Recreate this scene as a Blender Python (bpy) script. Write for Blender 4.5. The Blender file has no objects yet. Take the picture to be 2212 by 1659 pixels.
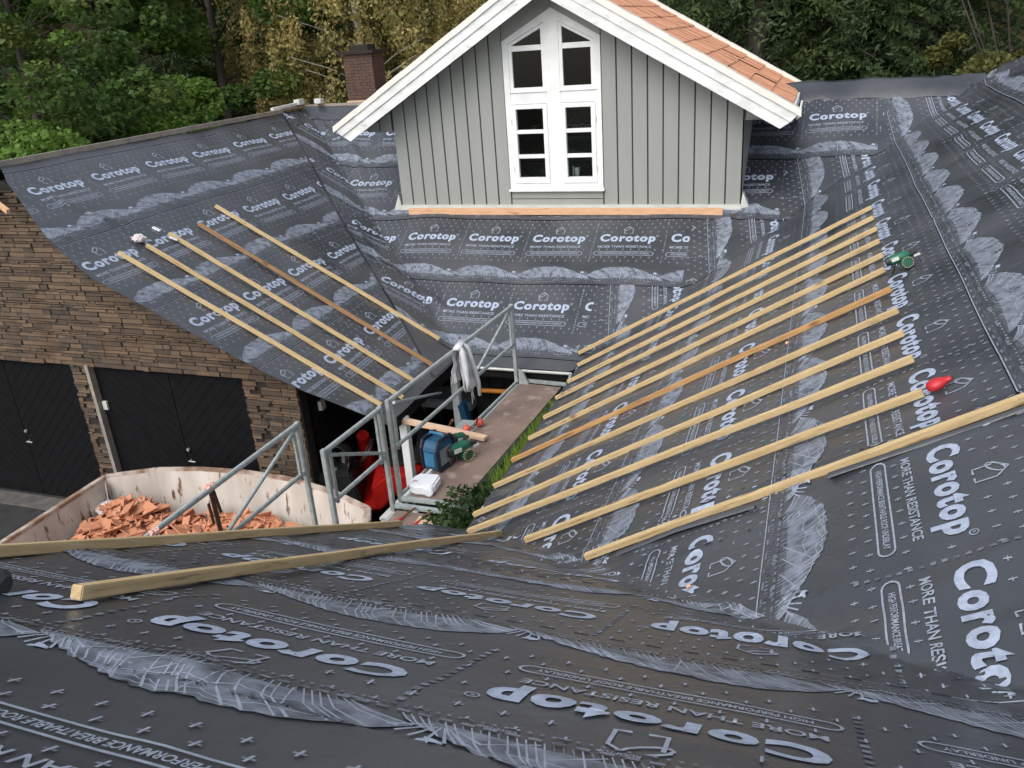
import bpy, bmesh, math, random
import numpy as np
from mathutils import Vector, Matrix
random.seed(7); rng = np.random.default_rng(7)
SC = bpy.context.scene
COL = SC.collection
R_ = math.radians

# ------------------------------------------------------------------ camera
cam = bpy.data.cameras.new("camera")
cam.sensor_fit = 'HORIZONTAL'; cam.sensor_width = 36.0; cam.lens = 36.0 * 1810 / 2212
cam.clip_start = 0.05; cam.clip_end = 400
co = bpy.data.objects.new("camera", cam); COL.objects.link(co)
RW = np.array([[0.94296223, 0.06814375, -0.32585068],
               [0.32608213, -0.38614989, 0.86287815],
               [-0.06702745, -0.91991559, -0.38634522]])
m = Matrix.Identity(4)
for i in range(3):
    m[i][0] = RW[i][0]; m[i][1] = -RW[i][1]; m[i][2] = -RW[i][2]
co.matrix_world = m
SC.camera = co

# ------------------------------------------------------------------ light: overcast
SUN_EL, SUN_AZ = 48, 200           # elevation, compass-like rotation
w = bpy.data.worlds.new("World"); SC.world = w; w.use_nodes = True
nt = w.node_tree; nt.nodes.clear()
sky = nt.nodes.new('ShaderNodeTexSky'); sky.sky_type = 'NISHITA'; sky.sun_disc = False
sky.sun_elevation = R_(SUN_EL); sky.sun_rotation = R_(SUN_AZ)
sky.air_density = 1.0; sky.dust_density = 2.5; sky.ozone_density = 1.0
hsv = nt.nodes.new('ShaderNodeHueSaturation'); hsv.inputs['Saturation'].default_value = 0.40
bg = nt.nodes.new('ShaderNodeBackground'); bg.inputs['Strength'].default_value = 0.15
wo = nt.nodes.new('ShaderNodeOutputWorld')
nt.links.new(sky.outputs[0], hsv.inputs['Color']); nt.links.new(hsv.outputs[0], bg.inputs[0]); nt.links.new(bg.outputs[0], wo.inputs[0])
sl = bpy.data.lights.new("sun", 'SUN'); sl.energy = 0.8; sl.angle = R_(50); sl.color = (1.0, 0.97, 0.93)
so = bpy.data.objects.new("sun", sl); COL.objects.link(so)
so.rotation_euler = (R_(90 - SUN_EL), 0, R_(180 - SUN_AZ))
SC.view_settings.view_transform = 'Standard'; SC.view_settings.look = 'None'
SC.view_settings.gamma = 1.0; SC.view_settings.use_curve_mapping = False
SC.view_settings.exposure = 0.85

# ------------------------------------------------------------------ materials
def pmat(name, c1, c2=None, scale=4.0, rough=0.6, bump=0.0, bscale=None, stretch=(1, 1, 1), metal=0.0,
         spec=0.5, island=0.0, objrand=0.0, detail=4.0, lo=0.35, hi=0.65, transl=0.0, bdist=0.01, rvar=0.0, c3=None, s3=1.0, lo3=.55, hi3=.7, knots=False):
    M = bpy.data.materials.new(name); M.use_nodes = True
    n = M.node_tree; b = n.nodes['Principled BSDF']
    b.inputs['Roughness'].default_value = rough; b.inputs['Metallic'].default_value = metal
    b.inputs['Specular IOR Level'].default_value = spec
    c1 = tuple(c1) + (1,); c2 = tuple(c2) + (1,) if c2 else c1
    tc = n.nodes.new('ShaderNodeTexCoord'); mp = n.nodes.new('ShaderNodeMapping')
    mp.inputs['Scale'].default_value = stretch
    n.links.new(tc.outputs['Object'], mp.inputs[0])
    no = n.nodes.new('ShaderNodeTexNoise'); no.inputs['Scale'].default_value = scale; no.inputs['Detail'].default_value = detail
    n.links.new(mp.outputs[0], no.inputs['Vector'])
    mr = n.nodes.new('ShaderNodeMapRange'); mr.inputs[1].default_value = lo; mr.inputs[2].default_value = hi
    n.links.new(no.outputs[0], mr.inputs[0])
    fac = mr.outputs[0]
    if island or objrand:
        if island:
            g = n.nodes.new('ShaderNodeNewGeometry'); src = g.outputs['Random Per Island']; amt = island
        else:
            g = n.nodes.new('ShaderNodeObjectInfo'); src = g.outputs['Random']; amt = objrand
        mx = n.nodes.new('ShaderNodeMix'); mx.data_type = 'FLOAT'; mx.inputs[0].default_value = amt
        n.links.new(fac, mx.inputs[2]); n.links.new(src, mx.inputs[3]); fac = mx.outputs[0]
    mc = n.nodes.new('ShaderNodeMix'); mc.data_type = 'RGBA'
    mc.inputs[6].default_value = c1; mc.inputs[7].default_value = c2
    n.links.new(fac, mc.inputs[0]); col = mc.outputs[2]
    if c3:
        n3 = n.nodes.new('ShaderNodeTexNoise'); n3.inputs['Scale'].default_value = s3; n3.inputs['Detail'].default_value = 6
        n.links.new(mp.outputs[0], n3.inputs['Vector'])
        m3 = n.nodes.new('ShaderNodeMapRange'); m3.inputs[1].default_value = lo3; m3.inputs[2].default_value = hi3
        n.links.new(n3.outputs[0], m3.inputs[0])
        mc3 = n.nodes.new('ShaderNodeMix'); mc3.data_type = 'RGBA'; mc3.inputs[7].default_value = tuple(c3) + (1,)
        n.links.new(col, mc3.inputs[6]); n.links.new(m3.outputs[0], mc3.inputs[0]); col = mc3.outputs[2]
    if knots:
        vo = n.nodes.new('ShaderNodeTexVoronoi'); vo.inputs['Scale'].default_value = 3.3; m5 = n.nodes.new('ShaderNodeMapping'); m5.inputs['Scale'].default_value = (.55, 1, 1)
        oi = n.nodes.new('ShaderNodeObjectInfo'); va = n.nodes.new('ShaderNodeVectorMath'); va.operation = 'ADD'; n.links.new(tc.outputs['Object'], va.inputs[0]); sc_ = n.nodes.new('ShaderNodeMath'); sc_.operation = 'MULTIPLY'; sc_.inputs[1].default_value = 37.0
        n.links.new(oi.outputs['Random'], sc_.inputs[0]); n.links.new(sc_.outputs[0], va.inputs[1]); n.links.new(va.outputs[0], m5.inputs[0]); n.links.new(m5.outputs[0], vo.inputs['Vector'])
        mk = n.nodes.new('ShaderNodeMapRange'); mk.inputs[1].default_value = .05; mk.inputs[2].default_value = .13; mk.inputs[3].default_value = .8; mk.inputs[4].default_value = 0
        n.links.new(vo.outputs['Distance'], mk.inputs[0]); mxk = n.nodes.new('ShaderNodeMix'); mxk.data_type = 'RGBA'; mxk.inputs[7].default_value = (.13, .065, .025, 1)
        n.links.new(mk.outputs[0], mxk.inputs[0]); n.links.new(col, mxk.inputs[6]); col = mxk.outputs[2]
    n.links.new(col, b.inputs['Base Color'])
    if rvar:
        rr = n.nodes.new('ShaderNodeMapRange'); rr.inputs[1].default_value = .3; rr.inputs[2].default_value = .7
        rr.inputs[3].default_value = rough - rvar; rr.inputs[4].default_value = rough + rvar
        n.links.new(no.outputs[0], rr.inputs[0]); n.links.new(rr.outputs[0], b.inputs['Roughness'])
    if bump:
        nb = n.nodes.new('ShaderNodeTexNoise'); nb.inputs['Scale'].default_value = bscale or scale * 4; nb.inputs['Detail'].default_value = 3
        n.links.new(mp.outputs[0], nb.inputs['Vector'])
        bp = n.nodes.new('ShaderNodeBump'); bp.inputs['Strength'].default_value = bump; bp.inputs['Distance'].default_value = bdist
        n.links.new(nb.outputs[0], bp.inputs['Height']); n.links.new(bp.outputs[0], b.inputs['Normal'])
    if transl:
        tr = n.nodes.new('ShaderNodeBsdfTranslucent'); n.links.new(col, tr.inputs[0])
        ms = n.nodes.new('ShaderNodeMixShader'); ms.inputs[0].default_value = transl
        out = n.nodes['Material Output']
        n.links.new(b.outputs[0], ms.inputs[1]); n.links.new(tr.outputs[0], ms.inputs[2]); n.links.new(ms.outputs[0], out.inputs[0])
    return M

M_mem = pmat('membrane', (.030, .033, .040), (.054, .057, .064), 1.1, .34, .6, 9, spec=.8, rvar=.08, bdist=.010)
M_pb = pmat('print_bright', (.37, .425, .53), (.27, .315, .40), 30, .55)
M_pm = pmat('print_mid', (.30, .335, .40), (.22, .25, .31), 30, .55)
M_pd = pmat('print_dim', (.055, .06, .073), (.20, .225, .275), 12, .5, detail=9, lo=.34, hi=.68)
M_wood = pmat('batten_wood', (.60, .455, .245), (.45, .32, .155), 3.5, .6, .15, 40, (1.2, 14, 14), objrand=.30, c3=(.17, .10, .045), s3=2.2, lo3=.63, hi3=.72, knots=True)
M_woodd = pmat('weathered_wood', (.36, .21, .10), (.25, .14, .065), 3.5, .65, .15, 40, (1.2, 14, 14), c3=(.12, .07, .035), s3=1.6, lo3=.6, hi3=.75, knots=True)
M_woodo = pmat('orange_wood', (.52, .31, .13), (.38, .20, .075), 3.5, .6, .15, 40, (1.2, 14, 14), c3=(.18, .09, .04), s3=1.6, lo3=.62, hi3=.74, knots=True)
M_woodp = pmat('planed_wood', (.70, .42, .25), (.58, .33, .18), 3.0, .55, .1, 30, (1.5, 14, 14), c3=(.30, .16, .08), s3=2.2, lo3=.64, hi3=.72, knots=True)
M_plankp = pmat('pale_wood', (.66, .47, .33), (.55, .38, .26), 3.0, .6, .1, 30, (1.5, 14, 14))
M_white = pmat('white_paint', (.80, .80, .78), (.70, .71, .69), 5, .45, .05, 40)
M_barge = pmat('bargeboard_paint', (.80, .80, .78), (.62, .63, .60), 3.2, .5, .1, 20, (1, 1, 2), c3=(.42, .42, .37), s3=5, lo3=.62, hi3=.85)
M_cap = pmat('metal_cap', (.78, .75, .68), (.70, .67, .60), 4, .4)
M_grey = pmat('grey_siding', (.300, .308, .286), (.270, .278, .257), 2.2, .55, .06, 60, (1, 1, .15))
M_groove = pmat('siding_groove', (.055, .055, .05), (.05, .05, .045), 3, .8)
M_trim = pmat('pale_trim', (.56, .57, .53), (.48, .49, .45), 6, .5)
M_tile = pmat('clay_tile', (.60, .29, .165), (.52, .24, .135), 7, .75, .3, 60, c3=(.30, .14, .085), s3=2.2, lo3=.58, hi3=.72)
M_steel = pmat('galvanised_steel', (.44, .48, .47), (.32, .36, .35), 14, .45, .08, 60, metal=.35)
M_black = pmat('black_paint', (.0035, .0035, .0045), (.006, .006, .007), 6, .75, .1, 40, spec=.15)
M_blackb = pmat('black_boards', (.010, .009, .008), (.006, .006, .006), 6, .75, .2, 40, spec=.2)
M_rub = pmat('black_plastic', (.014, .014, .015), (.022, .022, .024), 10, .5)
M_deck = pmat('deck_plywood', (.235, .165, .13), (.17, .12, .10), 2.4, .6, .3, 40, c3=(.33, .26, .22), s3=5, lo3=.56, hi3=.72)
M_skip = pmat('skip_paint', (.56, .51, .455), (.42, .37, .32), 1.6, .6, .2, 20, (2.2, 2.2, .45), c3=(.13, .065, .03), s3=6, lo3=.60, hi3=.68)
M_rust = pmat('rust', (.20, .075, .035), (.10, .045, .025), 12, .8, .3, 50)
M_stone = pmat('ledge_stone', (.175, .115, .070), (.040, .032, .027), 9, .85, .6, 60, island=.75, c3=(.10, .058, .032), s3=1.8, lo3=.58, hi3=.75)
M_mortar = pmat('wall_core', (.018, .014, .011), (.02, .016, .013), 12, .9)
M_brick = pmat('chimney_brick', (.115, .060, .044), (.060, .038, .030), 10, .8, .4, 50, island=.5)
M_conc = pmat('concrete', (.30, .26, .22), (.21, .185, .16), 6, .85, .2, 50)
M_asph = pmat('asphalt', (.035, .034, .033), (.022, .021, .021), 5, .7, .4, 80, c3=(.07, .065, .055), s3=2, lo3=.6, hi3=.75)
M_earth = pmat('forest_floor', (.085, .06, .025), (.035, .032, .014), 1.2, .9, .6, 8, c3=(.03, .045, .012), s3=.8, lo3=.45, hi3=.6)
M_bark = pmat('bark', (.060, .046, .037), (.028, .022, .018), 7, .9, .6, 25, (1, 1, .3))
M_birchb = pmat('birch_bark', (.50, .47, .42), (.10, .09, .08), 4.5, .7, .3, 25, (1, 1, 1.6), lo=.50, hi=.66)
def leafm(name, a, b, c3=None):
    return pmat(name, a, b, .9, .55, island=.45, transl=.35, spec=.25, c3=c3, s3=.7, lo3=.52, hi3=.7)
M_lg = leafm('leaf_green', (.090, .155, .034), (.036, .078, .018), (.15, .17, .04))
M_lb = leafm('leaf_bright_green', (.170, .280, .050), (.080, .155, .028))
M_ly = leafm('leaf_yellow', (.48, .385, .150), (.26, .235, .085), (.15, .18, .06))
M_lo = leafm('leaf_olive', (.185, .185, .055), (.090, .098, .030), (.21, .13, .045))
M_ls = leafm('needle_dark', (.080, .120, .046), (.036, .062, .026), (.12, .16, .05))
M_lw = leafm('far_foliage', (.125, .125, .048), (.052, .060, .024), (.20, .15, .05))
M_grass = leafm('grass', (.23, .34, .06), (.12, .18, .03))
M_ivy = leafm('ivy', (.045, .080, .025), (.020, .042, .014), (.07, .13, .03))
M_blue = pmat('blue_plastic', (.016, .095, .19), (.014, .08, .16), 9, .5)
M_blueL = pmat('light_blue_plastic', (.045, .19, .34), (.04, .16, .29), 9, .45)
M_gry = pmat('grey_plastic', (.22, .23, .23), (.17, .18, .18), 20, .55)
M_navy = pmat('navy_plastic', (.012, .017, .032), (.016, .022, .04), 9, .5)
M_green = pmat('green_tool_paint', (.012, .12, .07), (.01, .09, .052), 9, .35)
M_red = pmat('red_plastic', (.52, .02, .03), (.42, .015, .02), 9, .45)
M_redm = pmat('red_machine_paint', (.40, .014, .010), (.32, .010, .008), 9, .35)
M_orange = pmat('orange_plastic', (.62, .10, .06), (.50, .08, .05), 9, .5)
M_orng2 = pmat('orange_paint', (.55, .20, .02), (.45, .16, .015), 9, .5)
M_cloth = pmat('grey_cloth', (.62, .62, .63), (.52, .52, .53), 8, .9, .2, 60)
M_paper = pmat('crumpled_paper', (.66, .60, .57), (.52, .44, .42), 14, .85, .4, 30)
M_jug = pmat('white_plastic', (.82, .83, .85), (.78, .79, .82), 6, .3, spec=.5)
M_pinks = pmat('faded_label', (.60, .32, .32), (.75, .65, .65), 30, .6)
M_strap = pmat('strap_webbing', (.12, .045, .025), (.075, .03, .018), 20, .85)
M_tape = pmat('pink_tape', (.72, .42, .38), (.60, .30, .25), 14, .6)
M_room = pmat('dark_room', (.012, .012, .013), (.008, .008, .009), 3, .9)
M_nails = pmat('brass_nails', (.55, .42, .28), (.30, .22, .14), 90, .45, metal=.4)
M_rubble = pmat('broken_tile', (.62, .28, .155), (.44, .18, .095), 9, .85, .3, 40, island=.55, c3=(.60, .38, .28), s3=4, lo3=.62, hi3=.75)
# window glass: real thin pane, mostly clear with fresnel reflection
M_glass = bpy.data.materials.new('window_glass'); M_glass.use_nodes = True
_n = M_glass.node_tree; _n.nodes.clear()
_o = _n.nodes.new('ShaderNodeOutputMaterial'); _t = _n.nodes.new('ShaderNodeBsdfTransparent'); _t.inputs[0].default_value = (.75, .8, .78, 1)
_g = _n.nodes.new('ShaderNodeBsdfGlossy'); _g.inputs['Roughness'].default_value = .02; _f = _n.nodes.new('ShaderNodeFresnel'); _f.inputs[0].default_value = 1.35
_m = _n.nodes.new('ShaderNodeMixShader'); _n.links.new(_f.outputs[0], _m.inputs[0]); _n.links.new(_t.outputs[0], _m.inputs[1]); _n.links.new(_g.outputs[0], _m.inputs[2]); _n.links.new(_m.outputs[0], _o.inputs[0])

# ------------------------------------------------------------------ mesh helpers
class MB:
    def __init__(s): s.v = []; s.f = []; s.mi = []; s.k = 0
    def add(s, vs, fs, mi=None):
        o = len(s.v); s.v += [tuple(p) for p in vs]; s.f += [[o + i for i in f] for f in fs]
        s.mi += [s.k if mi is None else mi] * len(fs); return s
    def box(s, c, d, rot=None, taper=1.0):
        hx, hy, hz = d[0] / 2, d[1] / 2, d[2] / 2
        vs = []
        for z in (-1, 1):
            t = taper if z > 0 else 1
            for x, y in ((-1, -1), (1, -1), (1, 1), (-1, 1)): vs.append(Vector((x * hx * t, y * hy * t, z * hz)))
        if rot is not None: vs = [rot @ p for p in vs]
        vs = [p + Vector(c) for p in vs]
        return s.add(vs, [(3, 2, 1, 0), (4, 5, 6, 7), (0, 1, 5, 4), (1, 2, 6, 5), (2, 3, 7, 6), (3, 0, 4, 7)])
    def b2(s, lo, hi):
        return s.box([(a + b) / 2 for a, b in zip(lo, hi)], [abs(b - a) for a, b in zip(lo, hi)])
    def beam(s, p0, p1, w, h, up=(0, 0, 1)):
        p0 = Vector(p0); p1 = Vector(p1); d = (p1 - p0); L = d.length; d.normalize()
        sx = d.cross(Vector(up)).normalized(); u = sx.cross(d)
        vs = []
        for p in (p0, p1):
            for a, b in ((-1, -1), (1, -1), (1, 1), (-1, 1)): vs.append(p + sx * (a * w / 2) + u * (b * h / 2))
        return s.add(vs, [(0, 1, 2, 3), (7, 6, 5, 4), (0, 4, 5, 1), (1, 5, 6, 2), (2, 6, 7, 3), (3, 7, 4, 0)])
    def tube(s, pts, rad, n=10, cap=True):
        pts = [Vector(p) for p in pts]
        rad = rad if isinstance(rad, (list, tuple)) else [rad] * len(pts)
        rings = []
        prev = None
        for i, p in enumerate(pts):
            a = pts[max(i - 1, 0)]; b = pts[min(i + 1, len(pts) - 1)]
            d = (b - a).normalized()
            if prev is None:
                x = d.orthogonal().normalized()
            else:
                x = (prev - d * prev.dot(d))
                x = x.normalized() if x.length > 1e-5 else d.orthogonal().normalized()
            prev = x; y = d.cross(x)
            rings.append([p + (x * math.cos(2 * math.pi * k / n) + y * math.sin(2 * math.pi * k / n)) * rad[i] for k in range(n)])
        vs = [q for r in rings for q in r]; fs = []
        for i in range(len(pts) - 1):
            for k in range(n):
                fs.append((i * n + k, i * n + (k + 1) % n, (i + 1) * n + (k + 1) % n, (i + 1) * n + k))
        if cap:
            fs.append(tuple(reversed(range(n)))); fs.append(tuple((len(pts) - 1) * n + k for k in range(n)))
        return s.add(vs, fs)
    def prism(s, poly, axis, a, b):
        """poly of 2D points extruded along axis (0 x, 1 y, 2 z) from a to b"""
        def mk(p, t):
            q = list(p); q.insert(axis, t); return q
        n = len(poly); vs = [mk(p, a) for p in poly] + [mk(p, b) for p in poly]
        fs = [tuple(range(n)), tuple(reversed(range(n, 2 * n)))] + [(i, (i + 1) % n, n + (i + 1) % n, n + i)[::-1] for i in range(n)]
        return s.add(vs, fs)
    def ball(s, c, r, nu=14, nv=9, jit=0.0):
        r = r if isinstance(r, (tuple, list)) else (r, r, r)
        vs = [(c[0], c[1], c[2] - r[2])]
        for j in range(1, nv):
            ph = -math.pi / 2 + math.pi * j / nv
            for i in range(nu):
                th = 2 * math.pi * i / nu; k = 1 + jit * (random.random() - .5)
                vs.append((c[0] + r[0] * k * math.cos(ph) * math.cos(th), c[1] + r[1] * k * math.cos(ph) * math.sin(th), c[2] + r[2] * k * math.sin(ph)))
        vs.append((c[0], c[1], c[2] + r[2])); T = len(vs) - 1
        fs = [(0, 1 + (i + 1) % nu, 1 + i) for i in range(nu)]
        for j in range(nv - 2):
            for i in range(nu):
                a = 1 + j * nu; fs.append((a + i, a + (i + 1) % nu, a + nu + (i + 1) % nu, a + nu + i))
        a = 1 + (nv - 2) * nu
        fs += [(a + i, a + (i + 1) % nu, T) for i in range(nu)]
        return s.add(vs, fs)
    def build(s, name, mats, parent=None, smooth=False, bevel=0.0, origin=None):
        me = bpy.data.meshes.new(name); vs = s.v
        if origin is not None: vs = [(p[0] - origin[0], p[1] - origin[1], p[2] - origin[2]) for p in vs]
        me.from_pydata(vs, [], s.f)
        if not isinstance(mats, (list, tuple)): mats = [mats]
        for q in mats: me.materials.append(q)
        if any(s.mi): me.polygons.foreach_set('material_index', s.mi)
        bm = bmesh.new(); bm.from_mesh(me); bmesh.ops.recalc_face_normals(bm, faces=bm.faces)
        if bevel:
            es = [e for e in bm.edges if len(e.link_faces) == 2 and e.calc_face_angle(0) > .5]
            bmesh.ops.bevel(bm, geom=es, offset=bevel, segments=2, affect='EDGES', clamp_overlap=True)
        bm.to_mesh(me); bm.free()
        if smooth: me.shade_smooth()
        if smooth == 'auto': me.set_sharp_from_angle(angle=R_(35))
        o = bpy.data.objects.new(name, me); COL.objects.link(o)
        if origin is not None: o.location = origin
        if parent is not None:
            o.parent = parent
            if parent.type == 'EMPTY' or origin is not None:
                bpy.context.view_layer.update(); o.matrix_parent_inverse = parent.matrix_world.inverted() if not s.local else Matrix.Identity(4)
        return o
    local = False
    def each(s, name, mats, parent=None, use=None, **k):
        """one object per connected piece"""
        n = len(s.v); g = list(range(n))
        def fd(a):
            while g[a] != a: g[a] = g[g[a]]; a = g[a]
            return a
        for f in s.f:
            for q in f[1:]: g[fd(f[0])] = fd(q)
        roots = []
        for f in s.f:
            r = fd(f[0])
            if r not in roots: roots.append(r)
        out = []
        for r in roots:
            m_ = MB(); mp = {}
            for f, mi in zip(s.f, s.mi):
                if fd(f[0]) != r: continue
                for q in f:
                    if q not in mp: mp[q] = len(m_.v); m_.v.append(s.v[q])
                m_.f.append([mp[q] for q in f]); m_.mi.append(mi)
            out.append(use(m_, name, mats, parent, **k) if use else m_.build(name, mats, parent, **k))
        return out

def tag(o, label=None, cat=None, group=None, kind=None):
    if label: o['label'] = label
    if cat: o['category'] = cat
    if group: o['group'] = group
    if kind: o['kind'] = kind
    return o
def thing(name, loc, label, cat, group=None):
    e = bpy.data.objects.new(name, None); e.empty_display_size = .1; COL.objects.link(e); e.location = loc
    bpy.context.view_layer.update()
    return tag(e, label, cat, group)

# ------------------------------------------------------------------ roof geometry
T = math.tan(R_(30.5)); CO = math.cos(R_(30.5)); SI = math.sin(R_(30.5))
XR, YC, XL, HN = 4.5134, 18.0808, -12.3022, -0.70
GZ = -6.35
def zR(x, y): return T * (x - XR)
def zC(x, y): return T * (y - YC)
def zL(x, y): return -T * (x - XL)
def zN(x, y): return HN - T * y
def smax(a, b, k=.06):
    h = np.clip(.5 + .5 * (a - b) / k, 0, 1); return b + (a - b) * h + k * h * (1 - h)
_w = [(rng.uniform(.8, 2.4), rng.uniform(0, 6.3), rng.uniform(0, 6.3)) for _ in range(7)]
_w += [(rng.uniform(3.5, 7.5), rng.uniform(0, 6.3), rng.uniform(0, 6.3)) for _ in range(7)]
def wrinkle(x, y):
    r = 0
    for i, (f, a, p) in enumerate(_w):
        r = r + (.0075 if i < 7 else .0028) * np.sin(f * (x * math.cos(a) + y * math.sin(a)) + p + .8 * np.sin(.7 * x + .9 * y + a))
    return r
def crease(x, y, x0, y0, x1, y1, wd, h):
    dx, dy = x1 - x0, y1 - y0; L = math.hypot(dx, dy); dx /= L; dy /= L
    s_ = (x - x0) * dx + (y - y0) * dy; d = (x - x0) * -dy + (y - y0) * dx
    d = d + .04 * np.sin(3 * s_)
    e = np.clip(s_ / .3, 0, 1) * np.clip((L - s_) / .3, 0, 1)
    return h * e * np.exp(-(d / wd) ** 2)
CREASES = [(-1.9, 4.75, 2.4, 4.55, .03, .022), (-1.0, 4.45, .2, 4.35, .035, .03), (-.9, 3.9, .5, 3.4, .03, .018), (-1.8, 12.9, -.4, 13.7, .05, .03),
           (-2.4, 11.7, -.9, 12.2, .05, .025), (-6.9, 12.2, -5.2, 11.3, .05, .03), (-7.6, 12.9, -6.2, 11.4, .05, .035),
           (-9.7, 8.5, -8.7, 8.9, .06, .03), (-9.2, 8.4, -8.6, 9.6, .05, .02), (-7.2, 8.2, -6.5, 8.9, .05, .02), (1.3, 13.3, 2.4, 11.0, .06, .02), (.6, 2.9, 2.0, 3.5, .04, .02),
           (-2.7, 2.6, -.2, 2.2, .05, .016), (-2.4, 4.4, -1.0, 3.8, .05, .02), (-2.9, 1.4, -1.0, 1.2, .05, .014), (2.1, 16.1, 2.9, 14.6, .08, .08), (2.5, 16.2, 3.3, 15.2, .10, .10),
           (-1.9, 4.95, 1.9, 4.72, .045, .030), (-.4, 3.6, 1.6, 2.1, .05, .022),
           (-9.9, 15.8, -8.4, 14.7, .05, .04), (-8.9, 15.6, -8.0, 14.0, .05, .03), (-3.2, 7.0, -2.2, 6.6, .04, .02)]
_r = random.Random(5)
for _ in range(34):                       # slack folds running out of the valleys
    vy = _r.choice(('CR', 'CL', 'NR', 'NR')); f = _r.random()
    if vy == 'CR': x_, y_ = -2.8 + 5 * f, 10.77 + 5 * f; an = _r.uniform(-.3, 1.9)
    elif vy == 'CL': x_, y_ = -4.9 - 5 * f, 10.68 + 5 * f; an = _r.uniform(1.2, 3.4)
    else: x_, y_ = -2.8 + 4 * f, 6.1 - 4 * f; an = _r.uniform(-1.9, 1.0)
    L_ = _r.uniform(.5, 1.5); x_ -= .3 * L_ * math.cos(an); y_ -= .3 * L_ * math.sin(an)
    CREASES.append((x_, y_, x_ + L_ * math.cos(an), y_ + L_ * math.sin(an), _r.uniform(.045, .09), _r.uniform(.010, .024) * _r.choice((1, -.6))))
for _ in range(26):                       # and shallow ones across the near slope
    x_, y_ = _r.uniform(-3, 1.2), _r.uniform(.6, 5); an = _r.gauss(2.95, .35); L_ = _r.uniform(.7, 2.2)
    CREASES.append((x_, y_, x_ + L_ * math.cos(an), y_ + L_ * math.sin(an), _r.uniform(.05, .11), _r.uniform(.006, .014)))
for _ in range(16):
    x_, y_ = _r.uniform(-2, 2.4), _r.uniform(5, 15); an = _r.gauss(0, .5); L_ = _r.uniform(.8, 2.2)
    CREASES.append((x_, y_, x_ + L_ * math.cos(an), y_ + L_ * math.sin(an), _r.uniform(.05, .1), _r.uniform(.005, .012)))
def zs(x, y):
    x = np.asarray(x, float); y = np.asarray(y, float)
    z = smax(smax(zC(x, y), zR(x, y)), smax(zL(x, y), zN(x, y)))
    z = z + wrinkle(x, y)
    for c in CREASES: z = z + crease(x, y, *c)
    # sheets sag between the rafters towards the eaves
    return z

def clip_bm(bm, poly):
    """clip to a convex plan polygon (counter-clockwise)"""
    n = len(poly)
    for i in range(n):
        a = Vector((*poly[i], 0)); b = Vector((*poly[(i + 1) % n], 0)); d = b - a
        no = Vector((d.y, -d.x, 0))          # outward
        bmesh.ops.bisect_plane(bm, geom=bm.verts[:] + bm.edges[:] + bm.faces[:], dist=1e-6, plane_co=a, plane_no=no, clear_outer=True)

def ccw(p):
    a = sum(p[i][0] * p[(i + 1) % len(p)][1] - p[(i + 1) % len(p)][0] * p[i][1] for i in range(len(p)))
    return p if a > 0 else p[::-1]

POLY = {
 'C': ccw([(-4.74, 10.5), (-3.05, 10.5), (2.52, 16.07), (-10.29, 16.07)]),
 'R': ccw([(-2.97, 6.26), (-3.0, 10.58), (2.62, 16.2), (4.0, 16.2), (4.0, -.71)]),
 'L': ccw([(-4.83, 8.31), (-5.7, 7.96), (-6.54, 7.79), (-7.33, 7.72), (-8.22, 7.63), (-8.99, 7.80), (-9.93, 8.28), (-10.23, 8.5), (-10.23, 16.0), (-4.83, 10.6)]),
 'N': ccw([(-3.34, -1.0), (4.4, -1.0), (-2.82, 6.22), (-3.34, 6.22)]),
}
ROW = {'C': (12.74, 1.25), 'R': (.68, 1.25), 'L': (-8.36, -1.28), 'N': (1.66, -1.32)}   # plan position of a printed row, step up-slope
def upos(k, x, y):
    return y if k in 'CN' else x
def lift(k, x, y):
    c, st = ROW[k]
    fr = (upos(k, x, y) - c) / st + .655        # 0 at the lower edge of a sheet
    fr = fr - np.floor(fr)
    return .010 * (1 - fr)

def surf_mesh(poly, bands, cell, off, liftk):
    """grid over the polygon; bands = (axis, [cuts]) gives separate sheets"""
    xs = [p[0] for p in poly]; ys = [p[1] for p in poly]
    V = []; F = []
    ax, c, st = bands
    lo, hi = (min(ys), max(ys)) if ax else (min(xs), max(xs))
    s = abs(st); base = c - .655 * st
    k0 = math.floor((lo - base) / s) - 1; k1 = math.ceil((hi - base) / s) + 1
    for k in range(k0, k1):
        a = base + k * s; b = a + s
        a = max(a, lo); b = min(b, hi)
        if b - a < 1e-4: continue
        xlo, xhi, ylo, yhi = (min(xs), max(xs), a, b) if ax else (a, b, min(ys), max(ys))
        nx = max(1, math.ceil((xhi - xlo) / cell)); ny = max(1, math.ceil((yhi - ylo) / cell))
        bm = bmesh.new()
        g = [[bm.verts.new((xlo + (xhi - xlo) * i / nx, ylo + (yhi - ylo) * j / ny, 0)) for i in range(nx + 1)] for j in range(ny + 1)]
        for j in range(ny):
            for i in range(nx): bm.faces.new((g[j][i], g[j][i + 1], g[j + 1][i + 1], g[j + 1][i]))
        clip_bm(bm, poly)
        bm.verts.ensure_lookup_table(); bm.verts.index_update()
        P = np.array([v.co[:2] for v in bm.verts]) if len(bm.verts) else np.zeros((0, 2))
        if len(P):
            eps = 1e-4 * (1 if st > 0 else -1)
            mid = (a + b) / 2
            q = P + (np.array([0, mid]) - P * np.array([0, 1])) * 2e-4 if ax else P + (np.array([mid, 0]) - P * np.array([1, 0])) * 2e-4
            z = zs(P[:, 0], P[:, 1]) + off + lift(liftk, q[:, 0], q[:, 1])
            o = len(V); V += [(float(p[0]), float(p[1]), float(zz)) for p, zz in zip(P, z)]
            F += [[o + v.index for v in f.verts] for f in bm.faces]
        bm.free()
    return V, F

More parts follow.
